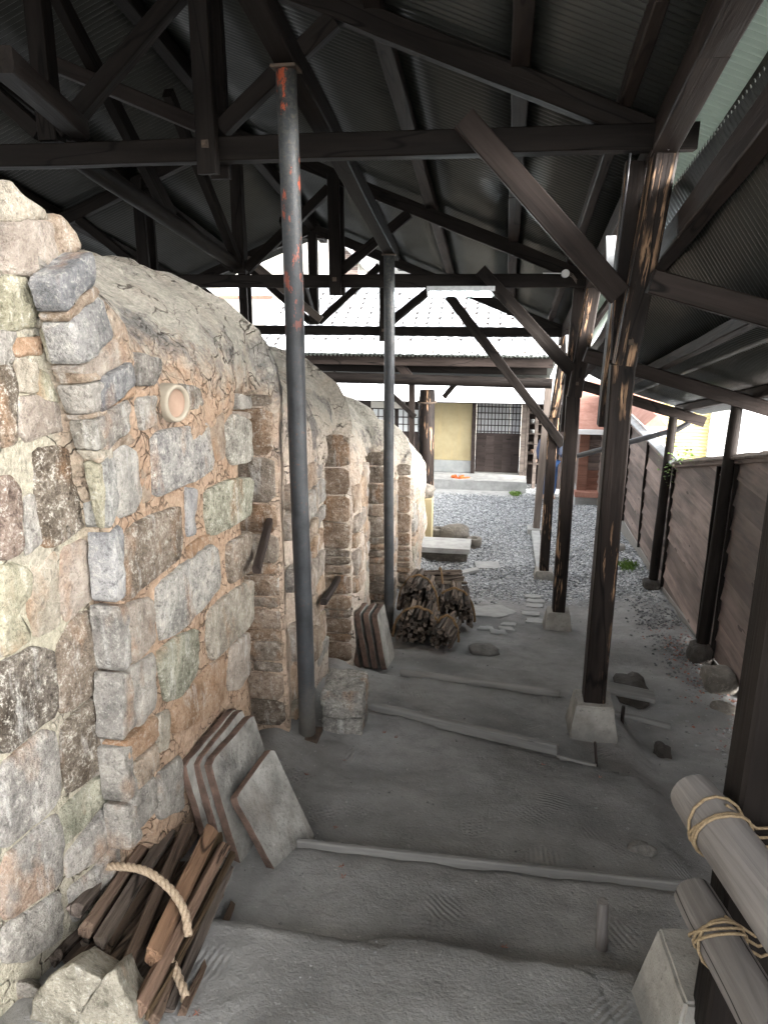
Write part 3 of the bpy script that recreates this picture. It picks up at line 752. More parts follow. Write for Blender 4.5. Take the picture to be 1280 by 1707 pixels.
def truss(s, simple=False):
    zt = tie_z(s)
    t = part_empty('truss', shed, (RIDGE_T, s, zt))
    beam('tie_beam', (-5.75, s, zt), (.84, s, zt - .02), .11, .118, M_TIMBER, t)
    beam('rafter', (RIDGE_T + .03, s, raf_z(RIDGE_T, s)), (.62, s, raf_z(.62, s)), .10, .115, M_TIMBER, t)
    beam('rafter', (RIDGE_T - .03, s, raf_z(RIDGE_T, s)), (-5.72, s, raf_z(-5.72, s)), .10, .115, M_TIMBER, t)
    beam('king_post', (RIDGE_T, s, zt + .06), (RIDGE_T, s, raf_z(RIDGE_T, s) - .03), .11, .10, M_TIMBER, t, up=(0, 1, 0))
    for sg in (1, -1):
        tq = RIDGE_T + sg * .92
        for ds in (-.088, .088):
            beam('queen_post', (tq, s + ds, zt - .14), (tq, s + ds, raf_z(tq, s) + .02), .105, .05, M_TIMBER, t, up=(0, 1, 0))
        beam('strut', (RIDGE_T + sg * .06, s, zt + .10), (tq - sg * .06, s, raf_z(tq, s) - .09), .085, .085, M_TIMBER, t)
        beam('strut', (tq + sg * .05, s, zt + .09), (tq + sg * .66, s, raf_z(tq + sg * .66, s) - .05), .085, .085, M_TIMBER, t)
    # bolts through the queen posts
    for sg in (1, -1):
        q = Vector((RIDGE_T + sg * .92, s - .118, zt)); b = MB(); b.box(q - Vector((.018, .006, .018)), q + Vector((.018, .006, .018))); b.box(q - Vector((.009, .016, .009)), q + Vector((.009, .004, .009)))
        b.build('bolt', M_IRON, t)
    return t
TR = {s: truss(s) for s in (-1.5, 1.30, 4.1, 7.0, 9.7)}
# knee braces from tie beams down to the posts
beam('knee_brace', S(772, 198, 3.98), S(1032, 492, 4.06), .045, .115, M_WARM, TR[4.1], up=(0, 0, 1))
beam('knee_brace', S(800, 450, 6.88), S(952, 618, 6.93), .045, .115, M_TIMBER, TR[7.0], up=(0, 0, 1))
beam('knee_brace', S(748, 493, 9.58), S(938, 742, 9.55), .045, .115, M_TIMBER, TR[9.7], up=(0, 0, 1))
# posts: lower pieces upright, upper pieces lapped on and leaning out a little
POSTD = {}
for i, (s, _) in enumerate(POSTS):
    zg = ground(.6, s) + (.20 if i < 3 else .12)
    zsp = -.33 - .2035 * (s - 4.17) if i else .2
    if i == 2: zsp = -.84
    if i == 3: zsp = -1.42
    lo = beam('post', (.6, s, zg), (.6, s, zsp), .125, .125, M_POST if i else M_TIMBER, shed, up=(0, 1, 0), ch=.008, jit=.003)
    ztop = tie_z(s) + .10
    up_ = beam('upper_post', (.605, s - .02, zsp - .0), (.725, s - .03, ztop), .118, .128, M_POST, lo, up=(0, 1, 0), ch=.012, jit=.006)
    hd = Vector((.71, s - .105, tie_z(s) - .03)); b = MB(); b.box(hd - Vector((.018, .02, .018)), hd + Vector((.018, .03, .018))); b.tube([hd + Vector((0, -.018, -.026)), hd + Vector((0, .02, -.026))], .013, 10)
    b.build('bolt', M_GALV, lo)
    hd = Vector((.62, s - .092, zsp + .12)); b = MB(); b.box(hd - Vector((.012, .008, .014)), hd + Vector((.012, .01, .014))); b.build('bolt', M_IRON, lo)
    POSTD[s] = lo
    # second, older post standing behind each upper piece
    if i in (1, 2): beam('post_packing', (.56, s + .13, zsp - .35), (.60, s + .13, tie_z(s) - .08), .10, .11, M_POST, lo, up=(0, 1, 0))
# far posts
p4 = beam('post', (.60, 12.35, ground(.6, 12.35) + .1), (.66, 12.2, -1.2), .115, .115, M_PALEW, shed, up=(0, 1, 0))
# plates and purlins along the shed
def along(name, t, z_of, s0, s1, w, h, mat, parent=shed, lap=3.0):
    s = s0
    while s < s1 - .05:
        e = min(s + lap, s1)
        beam(name, (t, s + .002, z_of(s)), (t, e, z_of(e)), w, h, mat, parent, jit=.004); s = e
along('wall_plate', .70, lambda s: tie_z(s) - .015, ROOF0 + .05, 10.3, .12, .15, M_WARM, lap=2.9)
along('inner_plate', .50, lambda s: raf_z(.50, s) + .10, ROOF0 + .05, 10.3, .06, .10, M_WARM, lap=2.9)
for t in (0.0, -.72, -1.45, -3.55, -4.3, -5.1):
    along('purlin', t, lambda s, t=t: raf_z(t, s) + .0855, ROOF0 + .05, 10.3, .09, .085, M_TIMBER if t < -2 else M_WARM, lap=2.8)
along('eave_purlin', .94, lambda s: roof_z(.94, s) - .065, ROOF0 + .05, 10.3, .055, .07, M_WARM, lap=2.9)
along('ridge_beam', RIDGE_T, lambda s: raf_z(RIDGE_T, s) + .06, ROOF0 + .05, 10.3, .10, .12, M_TIMBER)
for t in (-5.72,): along('wall_plate', t, lambda s: tie_z(s) - .13, ROOF0 + .05, 10.3, .12, .14, M_TIMBER)
for s in (-1.5, 1.3, 4.1, 7.0, 9.7): beam('post', (-5.72, s, ground(-1.2, s)), (-5.72, s, tie_z(s) - .2), .12, .12, M_POST, shed, up=(0, 1, 0))
# long braces under the ridge, from the foot of one king post towards the next
def P3(t, s, dz): return Vector((t, s, tie_z(s) + dz))
beam('ridge_brace', S(0, 98, 2.9) , S(132, 214, 4.02), .10, .10, M_TIMBER, shed)
log('ridge_brace', S(128, 262, 4.2), S(392, 440, 6.92), .062, .055, M_TIMBER, shed)
beam('ridge_brace', P3(RIDGE_T, 4.15, .95), P3(RIDGE_T, 5.55, .12) , .07, .09, M_TIMBER, shed)
beam('ridge_brace', P3(RIDGE_T, 6.95, .13), P3(RIDGE_T, 5.65, .98), .07, .09, M_TIMBER, shed)
beam('cross_beam', S(92, 108, 4.55), S(345, 215, 4.75), .085, .085, M_WARM, shed)
beam('ridge_brace', P3(RIDGE_T, 9.65, .13), P3(RIDGE_T, 8.4, .95), .07, .09, M_TIMBER, shed)
beam('collar_beam', S(430, 392, 9.85), S(540, 392, 9.85), .08, .09, M_WARM, shed)
for sg in (1,):     # wind braces across the far gable
    beam('wind_brace', S(412, 432, 9.3), S(535, 533, 9.3), .06, .09, M_PALEW, shed)
    beam('wind_brace', S(650, 540, 9.75), S(718, 484, 9.75), .06, .085, M_TIMBER, shed)

# corrugated sheets: small wave, ridges run down the slope; one object for each strip between two purlins
def corr_sheet(name, t0, t1, zfun, s0, s1, mat, parent, amp=.012, pitch=.045, skew=0.0):
    n = int((s1 - s0) / pitch * 7); rows = 3; v = []; f = []
    for j in range(rows + 1):
        t = lerp(t0, t1, j / rows)
        for i in range(n + 1):
            s = s0 + (s1 - s0) * i / n; v.append((t, s, zfun(t, s) + amp * math.sin(2 * math.pi * (s - s0) / pitch)))
    for j in range(rows):
        for i in range(n): f.append((j * (n + 1) + i, j * (n + 1) + i + 1, (j + 1) * (n + 1) + i + 1, (j + 1) * (n + 1) + i))
    o = mesh_obj(name, v, f, mat, parent, smooth=True)
    md = o.modifiers.new('thick', 'SOLIDIFY'); md.thickness = .002; md.offset = 1
    return o
for k, (t0, t1) in enumerate(((-2.5, -1.45), (-1.46, -.70), (-.71, .0), (-.01, .74))):
    corr_sheet('roof_sheet', t0, t1, lambda t, s, k=k: roof_z(t, s) + .004 * (3 - k), ROOF0, 10.4, M_ROOF, shed)
for k, (t0, t1) in enumerate(((-2.5, -3.56), (-3.55, -4.6), (-4.59, -6.1))):
    corr_sheet('roof_sheet', t0, t1, lambda t, s, k=k: roof_z(t, s) + .004 * (3 - k), ROOF0, 10.4, M_ROOF, shed)
corr_sheet('clear_eave_sheet', .73, 1.06, lambda t, s: roof_z(t, s) - .006, ROOF0, 10.4, M_CLEAR, shed)

# lean-to over the side passage
LEAN_S0 = .1  # unseen uphill end, set by how much sun should reach the kiln
for s in (3.55, 6.2, 8.45):
    beam('lean_to_rafter', (.60, s, lean_z(.64, s)), (2.12, s, lean_z(2.12, s)), .085, .11, M_WARM, shed)
for t in (1.2, 1.93):
    along('lean_to_purlin', t, lambda s, t=t: lean_z(t, s) + .095, LEAN_S0, 8.9, .075, .08, M_WARM, lap=3.3)
def lean_top(s): return float(np.interp(s, [-1, 4.2, 7, 9], [1.23, .52, -.34, -.75]))
def lean_sheet(t, s): return lerp(lean_top(s), lean_z(1.2, s) + .15, (t - .8) / .4) if t < 1.2 else lean_z(t, s) + .15
corr_sheet('lean_to_sheet', .78, 1.21, lean_sheet, LEAN_S0, 9.0, M_ROOF, shed)
along('lean_to_ledger', .83, lambda s: lean_top(s) - .085, LEAN_S0, 8.9, .09, .13, M_WARM, lap=2.6)
corr_sheet('lean_to_sheet', 1.20, 1.48, lambda t, s: lean_z(t, s) + .147, LEAN_S0, 9.0, M_ROOF, shed)
corr_sheet('lean_to_sheet', 1.47, 2.22, lambda t, s: lean_z(t, s) + .144, LEAN_S0, 9.0, M_ROOF, shed)
for s in (3.55, 6.22, 8.42):
    log('round_post', (1.76, s, ground(1.76, s) + .10), (1.79, s, lean_z(1.79, s) - .05), .056, .047, M_TIMBER, shed, seg=14)
# gutter outlet and drain pipe that slants back to the far posts
g = thing('drain_pipe', 'black plastic drain pipe slanting from the lean-to corner to the posts', 'drain pipe', (1.9, 8.9, -1.3))
b = MB(); A = S(1150, 690, 9.05); B = S(1146, 706, 9.05); C_ = S(1128, 716, 9.05); D = S(962, 760, 9.75)
b.tube([A + Vector((0, 0, .03)), B, C_, lerp(C_, D, .5), D], .034, 12); b.build('pipe', M_BLACKP, g, smooth=True)
b = MB(); b.tube([lerp(C_, D, .02), lerp(C_, D, .05)], .040, 12); b.build('collar', M_BLACKP, g, smooth=True)

# lower roof at the end of the walk
lr = thing('end_canopy', 'low canopy with corrugated edge, squared fascia and round log beam past the last truss', 'canopy', (-1.2, 11.5, ground(-1.2, 11.5)))
beam('fascia', (-4.2, 11.5, -.885), (.66, 11.5, -.90), .06, .15, M_WARM, lr)
log('log_beam', (-3.2, 11.55, -1.165), (.66, 11.45, -1.20), .085, .078, M_TIMBER, lr)
corr_sheet('roof_sheet', -4.4, .72, lambda t, s: -.795 - .26 * (s - 11.4) - .004 * (t + 2), 11.4, 13.4, M_ROOF, lr, pitch=.07, amp=.012)
v = []; f = []
n = 560
for i in range(n + 1):
    t = lerp(-4.4, .72, i / n); z = -.80 + .014 * math.sin(2 * math.pi * t / .064)
    for (s, dz) in ((11.38, 0), (11.9, -.14)): v.append((t, s, z + dz))
for i in range(n): f.append((i * 2, i * 2 + 1, i * 2 + 3, i * 2 + 2))
edge = mesh_obj('corrugated_edge', v, f, M_CLEAR, lr, smooth=True)
beam('back_beam', (-4.2, 11.9, -1.02), (.6, 11.9, -1.04), .05, .16, M_TIMBER, lr)
rp = log('round_post', (-1.24, 11.8, ground(-1.2, 11.5)), (-1.24, 11.8, -1.37), .135, .125, M_POST, lr, seg=20)
b = MB()
b.tube([(-1.24 + .14 * math.cos(a), 11.8 + .14 * math.sin(a), -1.56) for a in np.linspace(0, 6.3, 24)], .018, 6); b.build('iron_band', M_IRON, rp, smooth=True)
beam('bracket', S(660, 600, 11.6), S(684, 632, 11.6), .08, .14, M_WARM, lr)
beam('bracket', S(740, 662, 11.65), S(760, 638, 11.6), .06, .07, M_TIMBER, lr)
beam('bracket', S(650, 655, 11.7), S(692, 695, 11.7), .06, .07, M_TIMBER, lr)
beam('side_post', (-1.47, 11.75, -2.9), (-1.47, 11.7, -1.25), .09, .07, M_WARM, lr, up=(0, 1, 0))
beam('bracket', S(532, 650, 11.7), S(560, 622, 11.6), .06, .07, M_TIMBER, lr)

# steel props in front of the kiln and the beam they carry
def prop(s, ztop, label):
    zb = ground(-1.0, s)
    o = thing('steel_prop', label, 'prop', (-1.0, s, zb), 'steel props along the kiln face')
    M = Matrix.Translation((-1.0, s, zb))
    b = MB(); n = 24; b.tube([(0, 0, -.03)] + [(0.003 * math.sin(k), 0.0, (ztop - zb) * k / 10) for k in range(1, 11)], .045, n)
    q = b.build('tube', M_PIPE, o, M, True); q['rust'] = 1.0 if s < 5 else .0
    b = MB(); b.box((-.055, -.06, ztop - zb), (.055, .06, ztop - zb + .012)); b.build('cap_plate', M_IRON, o, M)
    b = MB(); b.box((-.07, -.07, -.01), (.07, .07, .012)); b.build('base_plate', M_IRON, o, M)
    return o
prop(3.5, .955, 'dark steel prop with flaking orange primer, nearest in front of the kiln')
prop(6.38, .35, 'dark rusty steel prop farther down the kiln face, beside the firewood')
along_s = [1.2, 6.62]
o = beam('prop_beam', (-1.0, 1.2, .98 + .2085 * 2.3 + .055), (-1.0, 6.6, .36 - .2085 * .22 + .055), .10, .11, M_TIMBER, None, ch=.006)
tag(o, 'rough brown beam running downhill across the heads of the steel props', 'beam')

# ================================================================== CONCRETE FOOTINGS UNDER THE POSTS
def footing(t, s, base, top, h, label, rot=0.0, z=None):
    z = ground(t, s) - .08 if z is None else z; b = MB()
    bm = bmesh.new(); bmesh.ops.create_cube(bm, size=1)
    for v in bm.verts:
        w = top if v.co.z > 0 else base
        v.co = Vector((math.copysign(w / 2, v.co.x), math.copysign(w / 2, v.co.y), (h + .08) if v.co.z > 0 else 0))
    bmesh.ops.bevel(bm, geom=bm.edges[:], offset=.008, segments=2, affect='EDGES')
    bmesh.ops.subdivide_edges(bm, edges=[e for e in bm.edges if e.calc_length() > .1], cuts=4, use_grid_fill=True)
    for v in bm.verts:
        v.co += Vector((noise.noise(v.co * 14 + Vector((s, 0, 0))), noise.noise(v.co * 14 + Vector((0, s, 0))), noise.noise(v.co * 14))) * .004
    me = bpy.data.meshes.new('concrete_footing'); bm.to_mesh(me); bm.free(); me.materials.append(M_CONC)
    o = bpy.data.objects.new('concrete_footing', me); COL.objects.link(o); set_world(o, Matrix.Translation((t, s, z)) @ Matrix.Rotation(rot, 4, 'Z'))
    return tag(o, label, 'footing', 'concrete footings under the shed posts')
footing(.60, 4.17, .31, .215, .22, 'tapered concrete footing under the nearest full-height post')
footing(.60, 7.0, .30, .21, .20, 'tapered concrete footing under the second post, behind the nearest one')
footing(.60, 9.62, .30, .22, .12, 'low concrete footing under the third post, at the gravel edge')
footing(.62, 1.70, .34, .24, .26, 'pale concrete footing behind the lashed log rail in the near right corner', .1)
b = MB(); b.box((-.15, -.15, -.1), (.15, .15, .10))
o = b.build('footing_block', M_CONCP, None, Matrix.Translation((.60, 12.35, ground(.6, 12.35)))); tag(o, 'low pale concrete block under the grey far post', 'footing')
b = MB(); b.box((-.065, 0, -.15), (.065, 2.3, .055)); bl = b.build('kerb', M_CONCP, None, Matrix.Translation((.58, 9.85, ground(.6, 10.0) )) @ Matrix.Rotation(-.06, 4, 'X')); tag(bl, 'pale concrete kerb running between the third post and far post', 'kerb')

# ================================================================== BOARD FENCE ALONG THE SIDE PASSAGE
fence = thing('board_fence', 'weathered brown board fence with tiled cap along the right passage', 'fence', (1.88, 7.5, ground(1.85, 7.5)))
FT = 1.86
def cap_z(s): return -1.69 - .232 * (s - 8.3) if s < 8.3 else -1.69
def clip_poly(poly, n, d):      # keep n.p <= d  (2d: s, z)
    out = []
    for i, p in enumerate(poly):
        q = poly[(i + 1) % len(poly)]; a = n[0] * p[0] + n[1] * p[1] - d; b = n[0] * q[0] + n[1] * q[1] - d
        if a <= 0: out.append(p)
        if (a < 0) != (b < 0) and a != b: k = a / (a - b); out.append((lerp(p[0], q[0], k), lerp(p[1], q[1], k)))
    return out
def fence_section(s0, s1, zb0, zb1, ztop, bh, tl=0.0):
    z = min(zb0, zb1) - .02; sl = (cap_z(s1 - .01) - cap_z(s0 + .01)) / (s1 - s0)
    while z < ztop:
        h = bh * rnd(.92, 1.08)
        poly = [(s0, z - .004), (s1, z - .004 + rnd(-.004, .004)), (s1, z + h + .008), (s0, z + h + .008)]
        poly = clip_poly(poly, (-sl, 1), cap_z(s0 + .01) - .06 - sl * s0)
        gb = (zb1 - zb0) / (s1 - s0); poly = clip_poly(poly, (gb, -1), -(zb0 - gb * s0))
        if len(poly) >= 3:
            b = MB(); off_ = rnd(-.006, .006)
            zc = z
            pts = [Vector((FT + off_ - .030 * (1 - (p[1] - zc) / h), p[0], p[1])) for p in poly]
            c = sum(pts, Vector()) / len(pts)
            # local x along the board so that the grain runs lengthways
            R = Matrix(((0, -1, 0, c.x), (1, 0, 0, c.y), (0, 0, 1, c.z), (0, 0, 0, 1))); Ri = R.inverted()
            b.prism([Ri @ p for p in pts], (Ri.to_3x3() @ Vector((.018, 0, 0))))
            o = b.build('board', M_FENCE, fence, R)
        z += h
fence_section(-.7, 3.55, -2.36, -2.56, 0.2, .20)  # uphill run out of view, lengthened to keep sun off the near ground
fence_section(3.55, 6.22, -2.60, -2.94, -.5, .195)
fence_section(6.22, 8.36, -2.94, -3.12, -1.1, .155)
fence_section(8.36, 12.0, -3.12, -3.24, -1.7, .15)
fence_section(12.0, 15.5, -3.3, -3.7, -1.7, .15)
for s, zt in ((6.62, None), (6.14, None), (8.27, None), (9.87, None), (11.3, None), (12.8, None), (4.9, None), (3.0, None)):
    zt = cap_z(s) - .07; zb = np.interp(s, [1, 6.2, 8.4, 12, 15], [-2.4, -2.95, -3.13, -3.25, -3.6])
    beam('batten', (FT - .034, s, zb), (FT - .034, s, zt), .035, .03, M_TIMBER, fence, up=(0, 1, 0))
def cap_strip(s0, s1, mat, w=.16):
    beam('cap_rail', (FT, s0, cap_z(s0 + .001) - .035), (FT, s1, cap_z(s1 - .001) - .035), w * .62, .05, M_FENCE, fence)
    n = int((s1 - s0) / .11)
    for i in range(n):
        a = s0 + (s1 - s0) * i / n; e = s0 + (s1 - s0) * (i + 1) / n - .004; za = cap_z(a + .001); ze = cap_z(e)
        b = MB(); b.prism([(FT - w / 2, a, za - .008), (FT, a, za + .028 + rnd(-.004, .004)), (FT + w / 2, a, za - .008), (FT + w / 2, a, za - .024), (FT - w / 2, a, za - .024)], (0, e - a, ze - za))
        b.build('cap_tile', mat, fence)
cap_strip(-.7, 8.25, M_PALEW); cap_strip(8.3, 15.4, M_TILE)
b = MB(); N = 40; pts = []
for i in range(N):
    s = lerp(-.7, 15.4, i / (N - 1)); zt = np.interp(s, [1, 6.2, 8.4, 12, 15.4], [-2.36, -2.95, -3.13, -3.25, -3.7])
    pts.append((s, zt))
v = []; f = []
for s, zt in pts: v += [(FT - .03, s, -4.4), (FT - .022, s, zt - .004), (FT + .06, s, zt + .03), (FT + .06, s, -4.4)]
for i in range(N - 1):
    for k in range(3): f.append((i * 4 + k, i * 4 + k + 1, (i + 1) * 4 + k + 1, (i + 1) * 4 + k))
mesh_obj('fence_footing', v, f, M_CONC, fence)
# stones at the foot of the fence
tag(rock('foundation_stone', (1.74, 6.18, ground(1.74, 6.18) + .04), (.10, .12, .12), M_ROCKD, seed=3, rough=.18, boxy=.7), 'dark squared stone under the near round fence post', 'stone')
tag(rock('foundation_stone', (1.74, 8.40, ground(1.74, 8.4) + .03), (.10, .12, .08), M_ROCKD, seed=5, boxy=.6), 'dark flat stone under the far round fence post', 'stone')
tag(rock('boulder', (1.73, 5.55, ground(1.7, 5.55) + .05), (.12, .16, .11), M_ROCK, seed=8, rough=.3, boxy=.6), 'brown boulder against the fence foot, nearer than the post stone', 'boulder')
tag(rock('flat_stone', (1.66, 5.12, ground(1.66, 5.1) + .015), (.09, .10, .02), M_ROCK, seed=9, rough=.35), 'small flat stone chip among dry leaves by the fence', 'stone')

def leaf_mass(name, centers, n, size, mat, label, cat, flat=False):
    v = []; f = []; r = random.Random(len(centers) * 13 + n)
    for k in range(n):
        c = Vector(r.choice(centers)); p = c + Vector((r.gauss(0, 1), r.gauss(0, 1), 0 if flat else r.gauss(0, .8))) * (.06 if not flat else .12)
        if flat: p.z = ground(p.x, p.y) + .006 + r.random() * .008
        a, b2 = r.uniform(0, 6.28), r.uniform(-.5, .9) if not flat else r.uniform(-.25, .25); L = size * r.uniform(.6, 1.3); wd = L * .38
        d = Vector((math.cos(a) * math.cos(b2), math.sin(a) * math.cos(b2), math.sin(b2))); sd = Vector((-math.sin(a), math.cos(a), r.uniform(-.3, .3)))
        i = len(v); v += [p, p + d * L * .5 + sd * wd, p + d * L, p + d * L * .5 - sd * wd + Vector((0, 0, .1 * L))]; f += [(i, i + 1, i + 2), (i, i + 2, i + 3)]
    return tag(mesh_obj(name, v, f, mat), label, cat)
V = thing('creeper', 'green leafy creeper growing over the bend in the fence cap', 'creeper', (1.82, 7.9, -1.6))
lm = leaf_mass('foliage', [(1.80, 8.05 - .1 * k, cap_z(8.05 - .1 * k) + .04 + .02 * (k % 2)) for k in range(7)] + [(1.77, 8.2, -1.74), (1.77, 8.25, -1.84), (1.78, 8.15, -1.70)], 150, .036, M_LEAF, None, None)
set_world(lm, Matrix.Identity(4), V)
b = MB(); b.tube([(1.79, 8.2, -1.72), (1.80, 7.9, cap_z(7.9) + .03), (1.81, 7.4, cap_z(7.4) + .03)], .004, 5); b.build('stem', M_LEAF, V)
def grass(name, c, n, h, label):
    v = []; f = []; r = random.Random(n)
    for k in range(n):
        a = r.uniform(0, 6.28); q = Vector(c) + Vector((r.gauss(0, .05), r.gauss(0, .09), 0)); q.z = ground(q.x, q.y); L = h * r.uniform(.5, 1.2); d = Vector((math.cos(a), math.sin(a), 0)); w = Vector((-d.y, d.x, 0)) * .004
        i = len(v); v += [q - w, q + w, q + d * L * .4 + Vector((0, 0, L * .7)), q + d * L * .8 + Vector((0, 0, L * .8))]; f += [(i, i + 1, i + 2), (i + 1, i + 3, i + 2)]
    return tag(mesh_obj(name, v, f, M_LEAF), label, 'grass', kind='stuff')
grass('grass_tuft', (1.62, 9.3, 0), 260, .07, 'bright green grass tuft in the passage gravel')
grass('grass_tuft', (.28, 16.0, 0), 160, .10, 'green grass tuft at the house step corner')
for i, (x, y) in enumerate([(570, 1445), (572, 1463), (575, 1268), (512, 1292), (660, 1230), (905, 1275), (1000, 1297), (640, 1222), (560, 1380), (330, 1690), (745, 1075), (840, 1580)]):
    zg = ground(*[Zp(x, y, -2.2).x, Zp(x, y, -2.2).y]); p = Zp(x, y, zg); p = Zp(x, y, ground(p.x, p.y) + .012)
    v = [Vector((0, 0, .004))]; f = []
    for k in range(5):
        a = k * 1.256 + i; L = .016 * rnd(.7, 1.2)
        v += [Vector((math.cos(a - .25) * L * .45, math.sin(a - .25) * L * .45, .002 + rnd(0, .004))), Vector((math.cos(a) * L, math.sin(a) * L, .002 + rnd(0, .012))), Vector((math.cos(a + .25) * L * .45, math.sin(a + .25) * L * .45, .003))]
        j = 1 + k * 3; f += [(0, j, j + 1), (0, j + 1, j + 2)]
    o = mesh_obj('fallen_leaf', v, f, M_DRY, None, Matrix.Translation(p)); tag(o, 'small dry red maple leaf lying on the dusty walk', 'leaf', 'red leaves on the walk')
leaf_mass('leaf_litter', [(1.66, 4.6 + .18 * k, 0) for k in range(14)], 420, .022, M_DRY, 'scattered dry brown leaf litter along the foot of the fence', 'leaf litter', True)['kind'] = 'stuff'

# ================================================================== STEP EDGES AND STONES ON THE WALK
def step_board(name, p0, p1, w, h, label, mat=M_BOARD, cat='board', **k): return tag(beam(name, p0, p1, w, h, mat, None, **k), label, cat)
step_board('step_board', (-.76, 2.46, -2.145), (.76, 2.475, -2.150), .022, .06, 'thin dusty board edging the broad step below the stone slab', jit=.001)
step_board('step_board', (-.80, 3.975, -2.380), (.36, 3.645, -2.353), .04, .06, 'grey step board slanting across the walk from the stacked stones', jit=.0015)
step_board('step_board', (.36, 3.64, -2.395), (.56, 3.59, -2.40), .03, .03, 'short board end half buried beside the slanting step board')
log('step_rail', (-.66, 4.80, -2.585), (.45, 4.665, -2.582), .030, .028, M_BOARD)
tag(bpy.data.objects['step_rail'], 'round grey rail edging the step that ends at the nearest footing', 'rail')
step_board('channel_board', (.72, 4.52, -2.60), (1.14, 4.50, -2.66), .03, .03, 'thin board right of the nearest footing, over the ditch')
step_board('plank', (.74, 4.86, -2.60), (1.10, 4.84, -2.64), .13, .03, 'short broad plank bridging the dark ditch beside the footing')
tag(log('stake', (.84, 4.50, -2.74), (.84, 4.50, -2.54), .012, .012, M_WARM), 'thin brown stake standing at the ditch board', 'stake')
tag(log('stake', (.58, 3.66, -2.50), (.56, 3.70, -2.32), .007, .007, M_WARM), 'thin twig-like stake leaning by the buried board end', 'stake')
pg0 = Zp(1003, 1580, -2.10); tag(log('peg', pg0 - Vector((0, 0, .05)), pg0 + Vector((-.012, .0, .19)), .021, .019, M_LOGW), 'short round wooden peg standing at the corner of the stone slab', 'peg')
tag(rock('ditch_stone', (1.02, 5.25, -2.86), (.13, .24, .10), M_ROCKD, seed=21, rough=.25, boxy=.5), 'long dark stone lining the ditch behind the plank', 'stone')
tag(rock('ditch_stone', (1.05, 4.25, -2.72), (.05, .07, .08), M_ROCKD, seed=23, rough=.2, boxy=.5), 'small dark stub beside the ditch, right of the footing', 'stone')
tag(rock('walk_stone', (-.10, 5.88, ground(-.1, 5.88) + .02), (.13, .10, .06), M_DUST, seed=31, rough=.32), 'low angular stone in the walk right of the firewood', 'stone')
tag(rock('walk_stone', (.66, 2.82, ground(.66, 2.82) + .0), (.06, .05, .02), M_DUST, seed=32, rough=.3), 'small pale stone on the broad step near the log rail', 'stone')
# big dusty slab whose edge ends the upper landing, rough stones beside it
def flat_slab(name, poly, z0, th, label, mat=M_DUST, cat='slab', rough=1.0):
    P = resample([Vector((p[0], p[1], 0)) for p in poly], 64, .05); c = sum(P, Vector()) / 64; v = []; f = []; sd = Vector((rnd(0, 30), 0, 0))
    for ring, (k, dz) in enumerate(((1.0, -th), (1.0, -.012), (.985, 0), (.93, .003), (.8, .004), (.6, .004), (.4, .004), (.2, .004))):
        for p in P:
            q = c.lerp(p, k); w = q + sd
            jit = Vector((noise.noise(w * 13), noise.noise(w * 13 + Vector((4, 4, 4))), 0)) * .022 * rough * (1 if ring < 4 else 0)
            v.append(Vector((q.x, q.y, z0(q.x, q.y) + dz + (.010 * noise.noise(w * 4) + .006 * noise.noise(w * 14)) * rough)) + jit)
    for r in range(7):
        for k in range(64): f.append((r * 64 + k, r * 64 + (k + 1) % 64, (r + 1) * 64 + (k + 1) % 64, (r + 1) * 64 + k))
    f.append(tuple(range(7 * 64, 8 * 64)))
    me_o = mesh_obj(name, v, f, mat, None, Matrix.Identity(4), True); return tag(me_o, label, cat)
lz = lambda x, y: -1.73 - .14 * y + .004 - max(0.0, -.18 - x) * .12 - max(0.0, 1.55 - y) * .05
flat_slab('landing_slab', [(-.36, 1.25), (-.40, 1.90), (-.28, 1.96), (-.05, 1.92), (.36, 1.91), (.385, 1.68), (.37, 1.2)], lz, .13, 'broad dusty stone slab at the front edge of the upper landing', M_GROUND)
flat_slab('paving_stone', [(-.28, 7.3), (-.30, 7.75), (.05, 7.9), (.22, 7.6), (.05, 7.25)], lambda x, y: ground(x, y) + .02, .06, 'pale flat paving stone at the gravel edge', M_CONCP)
for i, (a, b_) in enumerate([(-.10, 6.75), (.02, 6.62), (.10, 6.78), (.12, 6.98), (.36, 7.55), (.40, 7.22), (.42, 8.0), (.44, 8.28), (.42, 8.55)]):
    w = .075 if i < 4 else .10
    flat_slab('cobble', [(a - w, b_ - w), (a - w, b_ + w), (a + w, b_ + w), (a + w, b_ - w)], lambda x, y: ground(x, y) + .02, .05,
        ['leftmost pale cobble in the patch nearer than the paving stone', 'nearest pale cobble in the patch in front of the paving stone', 'rightmost of the three front cobbles before the paving stone', 'pale cobble just right of the paving stone, back of its patch', 'squared stone left of the second footing, farther of two', 'squared stone left of the second footing, nearer of two', 'nearest of three squared stones leading to the third footing', 'middle of three squared stones leading to the third footing', 'farthest squared stone, touching the third footing'][i], M_CONCP, 'cobble')['group'] = ['cobbles in the walk', 'stones by the third footing'][i > 3]
